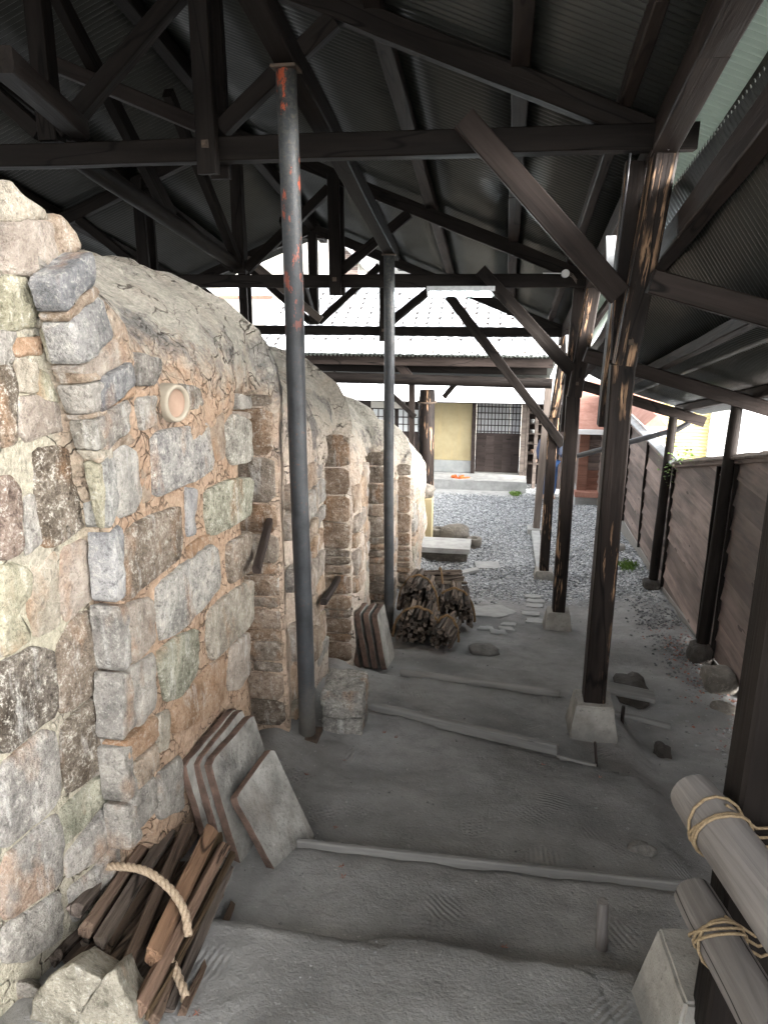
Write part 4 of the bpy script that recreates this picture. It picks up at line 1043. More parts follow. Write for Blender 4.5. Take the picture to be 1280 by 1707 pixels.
# rubble at the near left
for poly, sv, nr, dp, tn, lb in (([(48, 1707), (62, 1655), (98, 1615), (128, 1596), (150, 1622), (172, 1630), (192, 1612), (212, 1655), (236, 1707), (200, 1760), (60, 1760)], 1.38, (.25, -.75, .6), .22, (.42, .39, .31), 'large pointed pale stone in the bottom left corner'),
                         ([(0, 1640), (40, 1632), (74, 1650), (48, 1700), (20, 1740), (0, 1740)], 1.46, (.4, -.7, .6), .15, (.36, .33, .29), 'smaller grey stone left of the pointed stone'),
                         ([(0, 1560), (24, 1566), (44, 1600), (30, 1632), (0, 1645)], 1.56, (.5, -.7, .5), .15, (.34, .31, .29), 'rough grey stone at the kiln foot left of the firewood')):
    o = stone([S(x, y, sv) for x, y in poly], nr, tn, .5, .03, None, 'rubble_stone', 44, 2.2, depth=dp); tag(o, lb, 'stone')

# ================================================================== KILN SHELF SLABS LEANING ON THE KILN
def shelf(bn, bf, tf, tn, th, label, parent=None):
    bn, bf, tf, tn = map(Vector, (bn, bf, tf, tn)); nrm = (bf - bn).cross(tn - bn).normalized()
    if nrm.x < 0: nrm = -nrm
    N = 8; c = (bn + bf + tf + tn) / 4
    o = thing('kiln_shelf', label, 'kiln shelf', (bn + bf) / 2, 'kiln shelves leaning on the kiln')
    P = resample([bn, bf, tf, tn], 48, .035); v = []; f = []
    P = [p + (c - p) * .012 * (1 + noise.noise(p * 15)) for p in P]
    for k, d in ((.0, .0), (.0, .0)): pass
    rings = ((1.0, -th + .004), (1.0, -.005), (.988, 0), (.9, 0), (.6, 0), (.3, 0))
    for k, d in rings:
        for p in P:
            q = c.lerp(p, k); v.append(q + nrm * (d + .0025 * noise.noise(q * 11)))
    for r in range(2, 5):
        for k in range(48): f.append((r * 48 + k, r * 48 + (k + 1) % 48, (r + 1) * 48 + (k + 1) % 48, (r + 1) * 48 + k))
    f.append(tuple(range(5 * 48, 6 * 48)))
    mesh_obj('face', [q - c for q in v], f, M_SLAB, o, Matrix.Translation(c))
    f = [(r * 48 + k, r * 48 + (k + 1) % 48, (r + 1) * 48 + (k + 1) % 48, (r + 1) * 48 + k) for r in range(2) for k in range(48)] + [tuple(range(48))]
    mesh_obj('edge', [q - c for q in v], f, M_SLABE, o, Matrix.Translation(c))
    return o
shelf((-.80, 2.30, -2.15), (-.71, 2.575, -2.20), (-.885, 2.573, -1.765), (-.955, 2.31, -1.83), .036, 'cracked grey kiln shelf leaning in front of the other three')
shelf((-.945, 2.31, -2.16), (-.885, 2.70, -2.24), (-1.02, 2.74, -1.72), (-1.055, 2.33, -1.70), .036, 'tall grey kiln shelf, front one of the three behind the cracked one')
shelf((-.995, 2.30, -2.16), (-.94, 2.68, -2.24), (-1.065, 2.73, -1.69), (-1.095, 2.31, -1.69), .036, 'brown-edged kiln shelf, middle one of the three beside the kiln')
shelf((-1.05, 2.30, -2.16), (-.99, 2.68, -2.24), (-1.095, 2.74, -1.69), (-1.125, 2.26, -1.67), .032, 'narrow dark kiln shelf, hindmost of the three, against the kiln')
for k, lb in enumerate(('thin far kiln shelf closest to the stoke hole pier', 'second far kiln shelf from the stoke hole pier', 'brown-faced far kiln shelf, third from the pier', 'pale far kiln shelf at the front of the far row')):
    x = -1.00 + .066 * k; h = .30 if k == 0 else .42
    shelf((x, 5.02, -2.70), (x + .02, 5.32, -2.73), (x - .07, 5.34, -2.70 + h), (x - .08, 5.05, -2.68 + h), .045, lb)
# two mortared stones stacked beside the near prop
for z, w, lb, sd in ((-2.345, .125, 'lower grey stone of the pair stacked beside the near prop', 51), (-2.165, .122, 'upper grey stone of the pair stacked beside the near prop', 52)):
    o = rock('stacked_stone', (-.835 + (.005 if sd == 52 else 0), 3.72, z), (.130, .15, .098), M_STONE, seed=sd, rough=.08, sub=4, boxy=.96, rotz=.05, tint=(.33, .315, .29)); o['speck'] = .7; tag(o, lb, 'stone')
    for v in o.data.vertices: pass
# props wedged in the stoke holes
tag(beam('wedge_stick', T(428, 950, -1.06), T(463, 818, -1.20), .035, .035, M_WARM), 'squared brown stick wedged across the first stoke hole', 'stick')
tag(beam('wedge_stick', T(540, 1004, -1.04), T(580, 938, -1.24), .04, .04, M_WARM), 'squared brown stick wedged across the second stoke hole', 'stick')

# ================================================================== FIREWOOD BUNDLES
def stick(p0, p1, r, tint, parent, name='stick'):
    M, L = frame(p0, p1); k = random.choice((3, 4, 4, 5)); n = 6; a0 = rnd(0, 6.28); sd = rnd(0, 99); v = []; f = []
    rr = [r * rnd(.72, 1.2) for _ in range(k)]; aa = [a0 + 2 * math.pi * (i + rnd(-.18, .18)) / k for i in range(k)]; bw = rnd(-.008, .008)
    for i in range(n + 1):
        x = L * i / n
        for j in range(k):
            q = rr[j] * (1 + .16 * noise.noise(Vector((x * 9 + sd, j * 3.1, 0))))
            v.append((x + (rnd(-.008, .008) if i in (0, n) else 0), math.cos(aa[j]) * q + bw * math.sin(math.pi * i / n), math.sin(aa[j]) * q))
    for i in range(n):
        for j in range(k): f.append((i * k + j, i * k + (j + 1) % k, (i + 1) * k + (j + 1) % k, (i + 1) * k + j))
    f.append(tuple(range(k))[::-1]); f.append(tuple(range(n * k, n * k + k)))
    o = mesh_obj(name, v, f, M_FIRE, parent, M); md = o.modifiers.new('bevel', 'BEVEL'); md.width = .0025; md.segments = 1
    o['tint'] = tint; return o
def rope(name, pts, r, mat, parent, turns=9.0):
    pts = [Vector(p) for p in pts]; fine = []
    for i in range(len(pts) - 1):
        a = pts[max(i - 1, 0)]; b_ = pts[i]; c = pts[i + 1]; d = pts[min(i + 2, len(pts) - 1)]
        for k in range(10):
            u = k / 10; fine.append(.5 * ((2 * b_) + (c - a) * u + (2 * a - 5 * b_ + 4 * c - d) * u * u + (3 * b_ - a - 3 * c + d) * u ** 3))
    fine.append(pts[-1]); L = sum((fine[i + 1] - fine[i]).length for i in range(len(fine) - 1)); b = MB()
    n = max(24, int(L / (r * .9))); dense = []
    acc = [0]
    for i in range(len(fine) - 1): acc.append(acc[-1] + (fine[i + 1] - fine[i]).length)
    j = 0
    for k in range(n + 1):
        d = L * k / n
        while j < len(acc) - 2 and acc[j + 1] < d: j += 1
        dense.append(fine[j].lerp(fine[j + 1], (d - acc[j]) / max(acc[j + 1] - acc[j], 1e-6)))
    ref = None; strands = [[], [], []]
    for i, p in enumerate(dense):
        t = (dense[min(i + 1, n)] - dense[max(i - 1, 0)]).normalized()
        if ref is None: ref = t.orthogonal().normalized()
        ref = (ref - t * ref.dot(t)).normalized(); bb = t.cross(ref)
        for q in range(3):
            a = 2 * math.pi * q / 3 + L * i / n / (r * 5.5) * 2 * math.pi
            strands[q].append(p + (ref * math.cos(a) + bb * math.sin(a)) * r * .5)
    for st in strands: b.tube(st, r * .58, 6)
    return b.build(name, mat, parent, None, True)
def bundle(label, near, far, w, h, n, r, zfloor, rope_at, rope_mat, rope_r, group='bundles of split firewood', tints=None, jit=.05, seed=1):
    random.seed(seed); near = Vector(near); far = Vector(far); ax = (far - near); side = Vector((ax.y, -ax.x, 0)).normalized()
    o = thing('firewood_bundle', label, 'firewood', (near.x, (near.y + far.y) / 2, zfloor), group)
    pts = []; tries = 0
    while len(pts) < n and tries < 4000:
        tries += 1; a, b_ = rnd(-1, 1), rnd(0, 1)
        if abs(a) ** 2.2 + max(0, b_ * 1.05 - .2) ** 2 > .9: continue
        q = (a * w / 2, b_ * h)
        if all((q[0] - p[0]) ** 2 + (q[1] - p[1]) ** 2 > (1.45 * r) ** 2 for p in pts): pts.append(q)
    for a, z in pts:
        j0, j1 = rnd(-jit, jit), rnd(-jit, jit); u = ax.normalized()
        p0 = near + side * a + Vector((0, 0, z + r)) + u * j0; p1 = far + side * (a + rnd(-.006, .006)) + Vector((0, 0, z + r + rnd(-.008, .008))) + u * j1
        tn = random.choice(tints or [(1, 1, 1), (.8, .78, .76), (1.25, 1.15, 1.05), (.6, .58, .56), (1.0, .85, .72)])
        stick(p0, p1, r * rnd(.85, 1.15), list(tn), o)
    for k in rope_at:
        c = near.lerp(far, k); ring = []
        for i in range(15):
            a = math.pi * (1.06 - 1.12 * i / 14); ring.append(c + side * math.cos(a) * (w / 2 + 1.0 * r) + Vector((0, 0, max(.0, math.sin(a)) * (h * .93 + r * 2.3) + .02 + .006 * math.sin(3 * i))))
        rope('rope', ring, rope_r, rope_mat, o)
    random.seed(seed + 100); return o
GREYS = [(.75, .75, .75), (.55, .54, .53), (.95, .92, .88), (1.15, 1.08, 1.0), (.85, .8, .74)]
nb = bundle('loose near firewood bundle against the kiln with a pale twisted rope over it', (-1.16, 1.56, -1.97), (-1.10, 2.08, -2.05), .40, .09, 40, .021, -1.97, (), M_ROPE, .011, seed=11, jit=.05,
            tints=[(.7, .68, .66), (.9, .8, .7), (.5, .46, .43), (.75, .72, .7)])
NEAR_STICKS = [(130, 590, 330, 440, 50, (.9, .8, .74), 1.72, 1.95), (230, 555, 650, 90, 62, (.75, .73, .71), 1.70, 2.20), (150, 690, 300, 580, 62, (.7, .66, .62), 1.66, 1.86), (300, 560, 440, 430, 56, (.6, .57, .55), 1.70, 1.9),
 (385, 480, 690, 100, 80, (.85, .84, .84), 1.70, 2.20), (430, 580, 760, 110, 76, (1.05, .9, .8), 1.66, 2.18), (510, 640, 870, 80, 84, (.9, .88, .86), 1.64, 2.20), (430, 640, 560, 520, 52, (.5, .48, .46), 1.66, 1.9),
 (640, 800, 960, 60, 82, (.85, .74, .66), 1.60, 2.22), (770, 720, 1070, 80, 95, (1.3, .95, .70), 1.60, 2.20), (700, 990, 1140, 160, 66, (1.15, .92, .78), 1.45, 2.18), (680, 900, 860, 660, 74, (.8, .76, .72), 1.56, 1.9),
 (850, 990, 1160, 260, 70, (.85, .84, .83), 1.56, 2.16), (780, 1050, 1120, 400, 60, (1.1, .95, .82), 1.50, 2.10), (930, 1000, 1180, 460, 52, (1.25, 1.05, .9), 1.56, 2.08), (970, 1040, 1190, 540, 46, (.85, .83, .82), 1.56, 2.06),
 (160, 800, 360, 640, 70, (.6, .55, .5), 1.60, 1.86), (470, 760, 620, 580, 66, (.9, .75, .64), 1.60, 1.9), (560, 820, 760, 560, 60, (.6, .55, .5), 1.58, 1.95), (300, 700, 480, 540, 60, (.5, .48, .46), 1.62, 1.9), (820, 980, 1050, 480, 60, (.6, .58, .56), 1.56, 2.05)]
for x0, y0, x1, y1, wd, tn, s0, s1 in NEAR_STICKS:
    s0 -= .05; tn = [q * 1.15 for q in tn]
    stick(S(x0 / 3.048, 1360 + y0 / 3.048, s0), S(x1 / 3.048, 1360 + y1 / 3.048, s1 - .03), wd / 3.048 / F * 2.35 * .54, list(tn), nb)
    e = 14 if rnd(0, 1) < .5 else -14
    stick(S(x0 / 3.048 + e * .8, 1366 + y0 / 3.048, s0 + .04), S(x1 / 3.048 + e, 1368 + y1 / 3.048, s1 + .02), wd / 3.048 / F * 2.35 * .42, [q * rnd(.55, .8) for q in tn], nb)
rope('rope', [S(138, 1466, 1.90), S(165, 1446, 1.86), S(235, 1449, 1.80), S(282, 1480, 1.75), S(308, 1520, 1.70), S(314, 1560, 1.66)], .0135, M_ROPE, nb)
rope('rope', [S(284, 1596, 1.64), S(298, 1630, 1.60), S(309, 1660, 1.56), S(306, 1688, 1.55)], .0135, M_ROPE, nb)
bundle('large grey firewood bundle in front of the far prop, rope around its end', (-.68, 5.88, -2.88), (-.70, 6.42, -2.96), .38, .25, 38, .026, -2.88, (.22,), M_ROPED, .013, tints=GREYS, seed=12, jit=.018)
bundle('firewood bundle lying higher behind the large one, near the far prop', (-.74, 6.36, -2.84), (-.74, 6.9, -2.92), .34, .32, 36, .026, -2.95, (.3,), M_ROPED, .011, tints=GREYS, seed=13, jit=.018)
bundle('small firewood bundle at the front right of the pile, rope bound', (-.45, 5.74, -2.86), (-.40, 6.22, -2.92), .17, .19, 16, .024, -2.86, (.5,), M_ROPED, .012, tints=GREYS, seed=14, jit=.015)
bundle('firewood bundle at the right of the pile facing the gravel', (-.40, 6.55, -3.02), (-.44, 7.08, -3.08), .36, .30, 38, .026, -3.02, (.35,), M_ROPED, .012, tints=GREYS, seed=15, jit=.018)
bundle('flat pale bundle of thin sticks on the back of the firewood pile', (-.80, 7.22, -2.86), (-.38, 7.30, -2.86), .34, .12, 20, .018, -3.1, (.5,), M_ROPED, .010, tints=[(1.3, 1.28, 1.2), (1.1, 1.05, 1.0)], seed=16)

# ================================================================== LOG RAILS LASHED TO THE NEAR POST
l1 = log('log_rail', (.462, 1.56, -1.092), (.98, -.80, -1.05), .056, .066, M_LOGW, seg=28, n=26, jit=.06); tag(l1, 'upper weathered log rail lashed to the near right post', 'log rail')
l2 = log('log_rail', (.474, 1.50, -1.312), (.92, -.80, -1.30), .047, .056, M_LOGW, seg=28, n=26, jit=.06); tag(l2, 'lower weathered log rail lashed to the near right post', 'log rail')
def lashing(a, d, r, label, z):
    a = Vector(a); d = Vector(d).normalized(); u = Vector((0, 0, 1)); s_ = d.cross(u).normalized(); o = thing('lashing', label, 'lashing', a, 'twine lashings on the rail')
    for k in range(4):
        c = a + d * (.012 * k - .02 + rnd(-.006, .006)); tl = rnd(-.02, .05); pts = []
        for i in range(13):
            an = math.radians(-150 + 300 * i / 12) + math.pi / 2
            pts.append(c + s_ * math.cos(an) * (r + .004) * 1.0 + u * math.sin(an) * (r + .004) + d * tl * math.sin(an))
        b = MB(); b.tube(pts, .0035, 6); b.build('twine', M_TWINE, o, smooth=True)
    for k in range(3):
        c = a + d * (.014 * k - .01)
        b = MB(); b.tube([c + u * (r + .003) * (1 - .3 * k) - s_ * .01, c + Vector((.075, .0, .012 - .012 * k)), Vector((.675, c.y + .05, z - .012 * k)), Vector((.685, c.y + .16, z - .01 * k))], .0035, 6); b.build('twine', M_TWINE, o, smooth=True)
lashing(l1.matrix_basis @ Vector((.13, 0, 0)), (.21, -.97, 0), .058, 'palm twine lashing the upper log rail to the post', -1.10)
lashing(l2.matrix_basis @ Vector((.13, 0, 0)), (.19, -.98, 0), .049, 'palm twine lashing the lower log rail to the post', -1.30)

# ================================================================== YARD: BOULDER, STONE BASINS, TROUGH WALL
GZ = lambda t, s: ground(t, s)
def on_ground(x, y, guess=-3.8):
    p = Zp(x, y, guess)
    for _ in range(6): p = Zp(x, y, ground(p.x, p.y))
    return p
p = on_ground(757, 905); tag(rock('boulder', (p.x, p.y + .1, p.z + .12), (.24, .20, .17), M_ROCK, seed=61, rough=.22), 'large brown boulder between two round stone basins', 'boulder')
def basin(x, y, r, h, label):
    p = on_ground(x, y); b = MB(); seg = 24; v = []; f = []
    prof = [(r * .85, 0), (r, h * .5), (r, h * .92), (r * .94, h), (r * .45, h), (r * .4, h * .6), (.0, h * .55)]
    for rr, z in prof:
        for k in range(seg): a = 2 * math.pi * k / seg; v.append((rr * math.cos(a), rr * math.sin(a), z))
    for i in range(len(prof) - 1):
        for k in range(seg): f.append((i * seg + k, i * seg + (k + 1) % seg, (i + 1) * seg + (k + 1) % seg, (i + 1) * seg + k))
    o = mesh_obj('stone_basin', v, f, M_ROCK, None, Matrix.Translation(p), True); md = o.modifiers.new('e', 'EDGE_SPLIT'); tag(o, label, 'stone basin')
basin(790, 912, .115, .15, 'small round stone basin right of the boulder')
basin(730, 900, .125, .20, 'round stone basin left of the boulder, beside the kiln end')
tw = thing('trough_wall', 'low concrete curb with a wide coping stone at the end of the kiln', 'curb', (-.75, 10.2, -3.65))
A = on_ground(720, 950); B = on_ground(775, 950)
b = MB(); z0 = ground(-.8, 10.2)
b.box((-1.25, 10.15, z0 - .05), (-.66, 10.5, z0 + .17)); b.build('wall', M_ROCK, tw)
b = MB(); b.box((-1.27, 10.05, z0 + .17), (-.42, 10.55, z0 + .245)); b.build('coping', M_CONCP, tw)
b = MB(); b.box((-.655, 10.17, z0 - .05), (-.46, 10.5, z0 + .168)); b.build('end_stone', M_ROCK, tw)
p = on_ground(812, 944); b = MB(); b.box((-.17, -.14, 0), (.17, .14, .025)); o = b.build('cover_plate', M_CONCP, None, Matrix.Translation(p) @ Matrix.Rotation(.15, 4, 'Z')); tag(o, 'flat square concrete cover lying in the gravel', 'cover plate')
p = on_ground(766, 958); b = MB(); b.box((-.05, -.3, 0), (.05, .3, .04)); o = b.build('kerb_strip', M_CONCP, None, Matrix.Translation(p) @ Matrix.Rotation(-.9, 4, 'Z')); tag(o, 'narrow pale kerb strip beside the concrete cover', 'kerb')
o = rock('yard_block', on_ground(1034, 918, -3.4) + Vector((0, 0, .03)), (.06, .08, .07), M_CONC, seed=71, rough=.1, boxy=.8); tag(o, 'small squared concrete block by the passage fence', 'block')
kw = thing('kiln_end_wall', 'narrow pale wall stub capped with a dark stone at the far end of the kiln', 'wall', (-1.1, 11.1, -3.7))
b = MB(); b.box((-1.6, 11.02, -4.0), (-1.06, 11.3, -2.95)); b.build('wall', M_PLASTER, kw)
o = rock('cap_stone', (-1.2, 11.15, -2.86), (.17, .16, .12), M_ROCK, seed=77, rough=.3, parent=kw)

# ================================================================== THE HOUSE ACROSS THE YARD
HS = 17.0
house = thing('house', 'old house across the yard with ochre wall, lattice door and tiled roof', 'house', (-1.5, HS, -4.15))
def hp(x, y, d=0.0): return S(x, y, HS + d)
def panel(name, x0, y0, x1, y1, mat, d0, d1, parent=house):
    a = hp(x0, y0); c = hp(x1, y1); b = MB(); b.box((a.x, HS + d0, c.z), (c.x, HS + d1, a.z)); return b.build(name, mat, parent)
zt_, zb_ = hp(770, 660).z, hp(770, 787).z
def slab(name, t0, t1, z0, z1, mat, d0, d1, parent=house):
    b = MB(); b.box((t0, HS + d0, z0), (t1, HS + d1, z1)); return b.build(name, mat, parent)
TY0, TY1, TD1 = -1.64, -.75, .36
slab('ochre_wall', TY0, TY1, -3.58, -2.0, M_PLASTER, 0, .15)
slab('wall_base', TY0, TY1, -3.86, -3.585, M_GREYP, -.012, .15)
slab('corner_post', TY0 - .12, TY0 - .005, -3.9, -1.95, M_PLAIN, -.05, .16)
slab('door_post', TY1 + .003, TY1 + .09, -3.88, -2.0, M_PLAIN, -.05, .15)
slab('door_post', TD1, TD1 + .10, -3.9, -2.0, M_PALEW, -.10, .12)
slab('lintel', TY0, TD1 + .3, -2.15, -1.98, M_PLAIN, -.055, .1)
dr = part_empty('sliding_door', house, (-.2, HS, -3.8))
slab('panel_board', TY1 + .10, -.42, -3.84, -2.98, M_PLAIN, .02, .05, dr)
for k in range(4): slab('panel_board', -.417 + .19 * k, -.417 + .19 * k + .186, -3.84, -2.98, M_PLAIN, .02, .05, dr)
slab('gap_backing', TY1 + .10, TD1 - .01, -3.84, -2.98, M_PLAIN, .055, .07, dr)  # dark sheet added behind the boards so their gaps don't show bright
slab('glass', TY1 + .10, .10, -2.93, -2.17, M_PAPER, .05, .06, dr)
slab('glass', .103, TD1 - .01, -2.93, -2.17, M_GALV, .05, .06, dr)
for k in range(13): t = TY1 + .12 + k * .078; slab('lattice_bar', t, t + .018, -2.93, -2.17, M_PLAIN, .022, .044, dr)
for k in range(6): z = -2.90 + k * .14; slab('lattice_rail', TY1 + .10, TD1 - .01, z, z + .018, M_PLAIN, .025, .048, dr)
slab('door_rail', TY1 + .10, TD1 - .005, -2.98, -2.93, M_PLAIN, .01, .055, dr)
slab('step', TY0 - .25, .52, -4.22, -3.87, M_CONCP, -.75, .3)
slab('doorstep_apron', TY0 - .4, .35, -4.3, -4.09, M_CONCP, -1.35, -.752)
# shelves right of the door
sh = part_empty('shelf_rack', house, (.85, HS, -3.7))
slab('back', .46, 1.30, -4.2, -2.0, M_PLAIN, .30, .33, sh)
slab('upright', .47, .53, -4.2, -2.0, M_PALEW, -.1, .1, sh); slab('upright', .66, .735, -4.25, -2.0, M_PALEW, -.14, -.04, sh); slab('upright', 1.22, 1.30, -4.2, -2.0, M_PLAIN, -.1, .1, sh)
for k in range(6): slab('shelf', .535, 1.215, -3.62 + k * .23, -3.60 + k * .23, M_PALEW, -.02, .29, sh)
for k in range(12):
    t = .60 + rnd(0, .52); z = -3.60 + (k % 6) * .23; b = MB(); b.tube([(t, HS + .08, z), (t, HS + .08, z + .05), (t, HS + .08, z + .08)], [.035, .06, .055], 12)
    tag(b.build('bowl', random.choice([M_WHITE, M_CERAM, M_GREYP]), None, smooth=True), 'small ceramic bowl drying on the dark rack by the door', 'bowl', 'bowls on the rack')
slab('side_wall', 1.305, 2.6, -4.25, -1.9, M_CREAM, .05, .2)
# left wing with lattice windows, seen past the kiln end
slab('dark_wall', -5.5, TY0 - .125, -4.2, -1.9, M_PLAIN, .12, .25)
for (t0, t1, z0, z1) in ((-3.05, -2.55, -2.95, -2.45), (-2.45, -2.0, -2.95, -2.45), (-1.98, -1.80, -3.1, -2.3)):
    w = slab('window', t0, t1, z0, z1, M_PAPER, .08, .115)
    for k in range(1, 4): t = lerp(t0, t1, k / 4); slab('muntin', t - .01, t + .01, z0, z1, M_PLAIN, .06, .078, w)
    for k in range(1, 3): z = lerp(z0, z1, k / 3); slab('muntin', t0, t1, z - .01, z + .01, M_PLAIN, .055, .076, w)
slab('notice', -3.1, -2.3, -2.42, -2.2, M_CREAM, .07, .10)
# pent roof of pale sheet over the door
pr = part_empty('pent_roof', house, (-1, HS - .8, -2.0))
v = []; f = []
z_e, z_t = hp(770, 664).z * (16.1 / 17), -1.55
for k in range(26):
    t = -5.4 + k * .31
    b = MB(); b.prism([(t, 16.05, -2.02), (t, HS + .55, -1.50), (t, HS + .55, -1.52), (t, 16.05, -2.045)], (.306, 0, 0)); b.build('roof_panel', M_SHEET, pr)
b = MB(); b.box((-5.45, 16.02, -2.11), (2.66, 16.06, -2.05)); b.build('gutter', M_SHEET, pr)
b = MB(); b.box((-5.45, 16.10, -2.14), (2.66, 16.16, -2.06)); b.build('eave_board', M_PLAIN, pr)
slab('upper_wall', -5.4, 2.6, -1.50, -.95, M_CREAM, .56, .7)
# tiled main roof
tr_ = part_empty('tiled_roof', house, (-2, 19, -.5))
ang = math.atan2(1.42, 3.0); NTW = 9
v = []; f = []
for j in range(2):
    for i in range(NTW + 1):
        u = i / NTW; v.append((u * .30, j * .30, .042 * math.sin(2 * math.pi * u) + (.018 if j == 0 else -.012)))
for i in range(NTW): f.append((i, i + 1, NTW + 1 + i + 1, NTW + 1 + i))
n0 = len(v); v += [(q[0], q[1] - .0, q[2] - .04) for q in v[:NTW + 1]]
for i in range(NTW): f.append((n0 + i, n0 + i + 1, i + 1, i))
tile0 = None
base = Matrix.Translation((-6.1, 17.35, -1.22)) @ Matrix.Rotation(ang, 4, 'X')
for r in range(12):
    for cidx in range(26):
        M = base @ Matrix.Translation((cidx * .297 + (.0 if r % 2 else .0), r * .275, rnd(-.004, .004) + .02))
        if tile0 is None: tile0 = mesh_obj('roof_tile', v, f, M_TILE, tr_, M, True)
        else: share('roof_tile', tile0, M, tr_)
b = MB(); b.box((-6.1, 0, -.12), (1.6, 3.3, -.02)); o = b.build('roof_deck', M_PLAIN, tr_, Matrix.Translation((0, 17.35, -1.22)) @ Matrix.Rotation(ang, 4, 'X'))
b = MB(); b.tube([(-6.2, 20.45, .22), (1.7, 20.45, .22)], .11, 12); b.build('ridge', M_TILE, tr_, smooth=True)
b = MB(); b.box((-6.15, 20.35, .0), (1.65, 20.55, .2)); b.build('ridge_course', M_TILE, tr_)
slab('back_wall', -6.0, 1.5, -4.2, -.1, M_CREAM, 3.4, 3.5)

# buildings beyond
bk = thing('far_building', 'pale far building with a red sill band above the tiled roof', 'building', (-8, 27, -4))
b = MB(); b.box((-14, 27, -4.2), (-6.0, 29, 2.2)); b.build('wall', M_CREAM, bk)
for k in range(5):
    t = -11.6 + k * 1.15; b = MB(); b.box((t, 26.95, .15), (t + .75, 26.99, .75)); w = b.build('window', M_GALV, bk); b = MB(); b.box((t - .05, 26.90, .05), (t + .8, 26.98, .14)); b.build('sill', M_RUSTY, w)
gb = thing('far_gable', 'old wooden gable with peeling boards far beyond the trusses', 'building', (-5.6, 26, -4))
b = MB(); b.prism([(-6.9, 26, -4.2), (-5.1, 26, -4.2), (-5.1, 26, 1.2), (-6.0, 26, 2.1), (-6.9, 26, 1.6)], (0, 2, 0)); b.build('wall', M_CREAM, gb)
for k in range(14): b = MB(); b.box((-6.0, 25.96, -.2 + k * .13), (-5.15, 25.995, -.09 + k * .13)); b.build('board', M_FENCE, gb)
b = MB(); b.prism([(-6.1, 25.8, 2.28), (-6.0, 25.8, 2.35), (-4.8, 25.8, 1.05), (-4.85, 25.8, .97)], (0, 2.4, 0)); b.build('roof', M_TILE, gb)
yb = thing('yellow_building', 'building clad in yellow corrugated siding beyond the fence', 'building', (5, 22, -4))
v = []; f = []; n = 140
for i in range(n + 1):
    z = lerp(-4.3, -1.2, i / n); d = .03 * math.sin(2 * math.pi * i / 4)
    v += [(2.9, 20 + d, z), (5.15, 20 + d, z)]
for i in range(n): f.append((i * 2, i * 2 + 1, i * 2 + 3, i * 2 + 2))
mesh_obj('siding', v, f, M_YELLOW, yb, smooth=True)
b = MB(); b.box((5.16, 19.9, -4.3), (5.42, 22, -1.2)); b.build('corner_trim', M_WHITE, yb)
for k in range(9): b = MB(); b.box((5.24, 19.86, -3.7 + k * .1), (5.62, 19.895, -3.65 + k * .1)); b.build('louvre', M_GREYP, yb)
b = MB(); b.box((5.44, 20.0, -4.3), (9.5, 23, -1.2)); b.build('wall', M_WHITE, yb)
b = MB(); b.box((7.2, 19.93, -4.2), (7.4, 19.99, -1.2)); b.build('pipe', M_GREYP, yb)
# red-roofed hut between the posts
rh = thing('red_hut', 'small hut with rusty red roof and brown boards on a concrete base', 'hut', (1.75, 14.9, -4))
b = MB(); b.box((1.42, 14.6, -4.3), (2.8, 16, -3.66)); b.build('base', M_CONCP, rh)
for k in range(9): b = MB(); b.box((1.47, 14.7, -3.655 + k * .15), (2.7, 14.74, -3.655 + k * .15 + .142)); b.build('board', M_RED if k < 3 else M_FENCE, rh)
b = MB(); b.box((1.44, 14.62, -3.65), (1.62, 14.69, -2.3)); b.build('corner_post', M_RED, rh)
b = MB(); b.box((1.40, 14.45, -3.70), (2.0, 14.68, -3.60)); b.build('sill', M_RUSTY, rh)
b = MB(); b.box((1.48, 14.745, -3.65), (2.7, 15.9, -2.3)); b.build('wall', M_FENCE, rh)
for k in range(6):
    y0 = 14.25 + k * .32; z = -2.32 + k * .115
    b = MB(); b.prism([(1.28, y0, z), (1.28, y0 + .335, z + .118), (1.28, y0 + .335, z + .098), (1.28, y0, z - .03)], (1.7, 0, 0)); b.build('roof_panel', M_RUSTY, rh)
b = MB(); b.box((1.25, 14.21, -2.42), (3.0, 14.245, -2.33)); b.build('fascia', M_WHITE, rh)
# red coping along the far fence
b = MB(); b.prism([(1.82, 10.2, -1.60), (1.96, 10.2, -1.46), (2.1, 10.2, -1.60)], (0, 4.2, 0)); o = b.build('coping', M_RUSTY, fence)

# sandals on the step
def sandal(x, y, rot, mat, mat2, label, z=None):
    p = Zp(x, y, z if z is not None else -3.87); o = thing('sandal', label, 'sandal', p, 'slippers left by the door')
    M = Matrix.Translation(p) @ Matrix.Rotation(rot, 4, 'Z'); v = []; f = []
    n = 14
    for zz in (0, .022):
        for k in range(n): a = 2 * math.pi * k / n; v.append((math.cos(a) * (.048 + .008 * math.sin(a)), math.sin(a) * .13, zz))
    f = [tuple(range(n))[::-1], tuple(range(n, 2 * n))] + [(k, (k + 1) % n, (k + 1) % n + n, k + n) for k in range(n)]
    mesh_obj('sole', v, f, mat2, o, M)
    v = []; f = []
    for j in range(5):
        y0 = .02 + .025 * j
        for k in range(7): a = math.pi * k / 6; v.append((math.cos(a) * .05, y0, .02 + math.sin(a) * (.055 - .005 * j)))
    for j in range(4):
        for k in range(6): f.append((j * 7 + k, j * 7 + k + 1, (j + 1) * 7 + k + 1, (j + 1) * 7 + k))
    q = mesh_obj('strap', v, f, mat, o, M, True); md = q.modifiers.new('t', 'SOLIDIFY'); md.thickness = .006
M_OR = m_simple('orange_vinyl', (.62, .14, .035), (.70, .20, .06), .5, 8, .1, .003)
M_PK = m_simple('pink_vinyl', (.60, .17, .16), (.68, .28, .26), .5, 8, .1, .003)
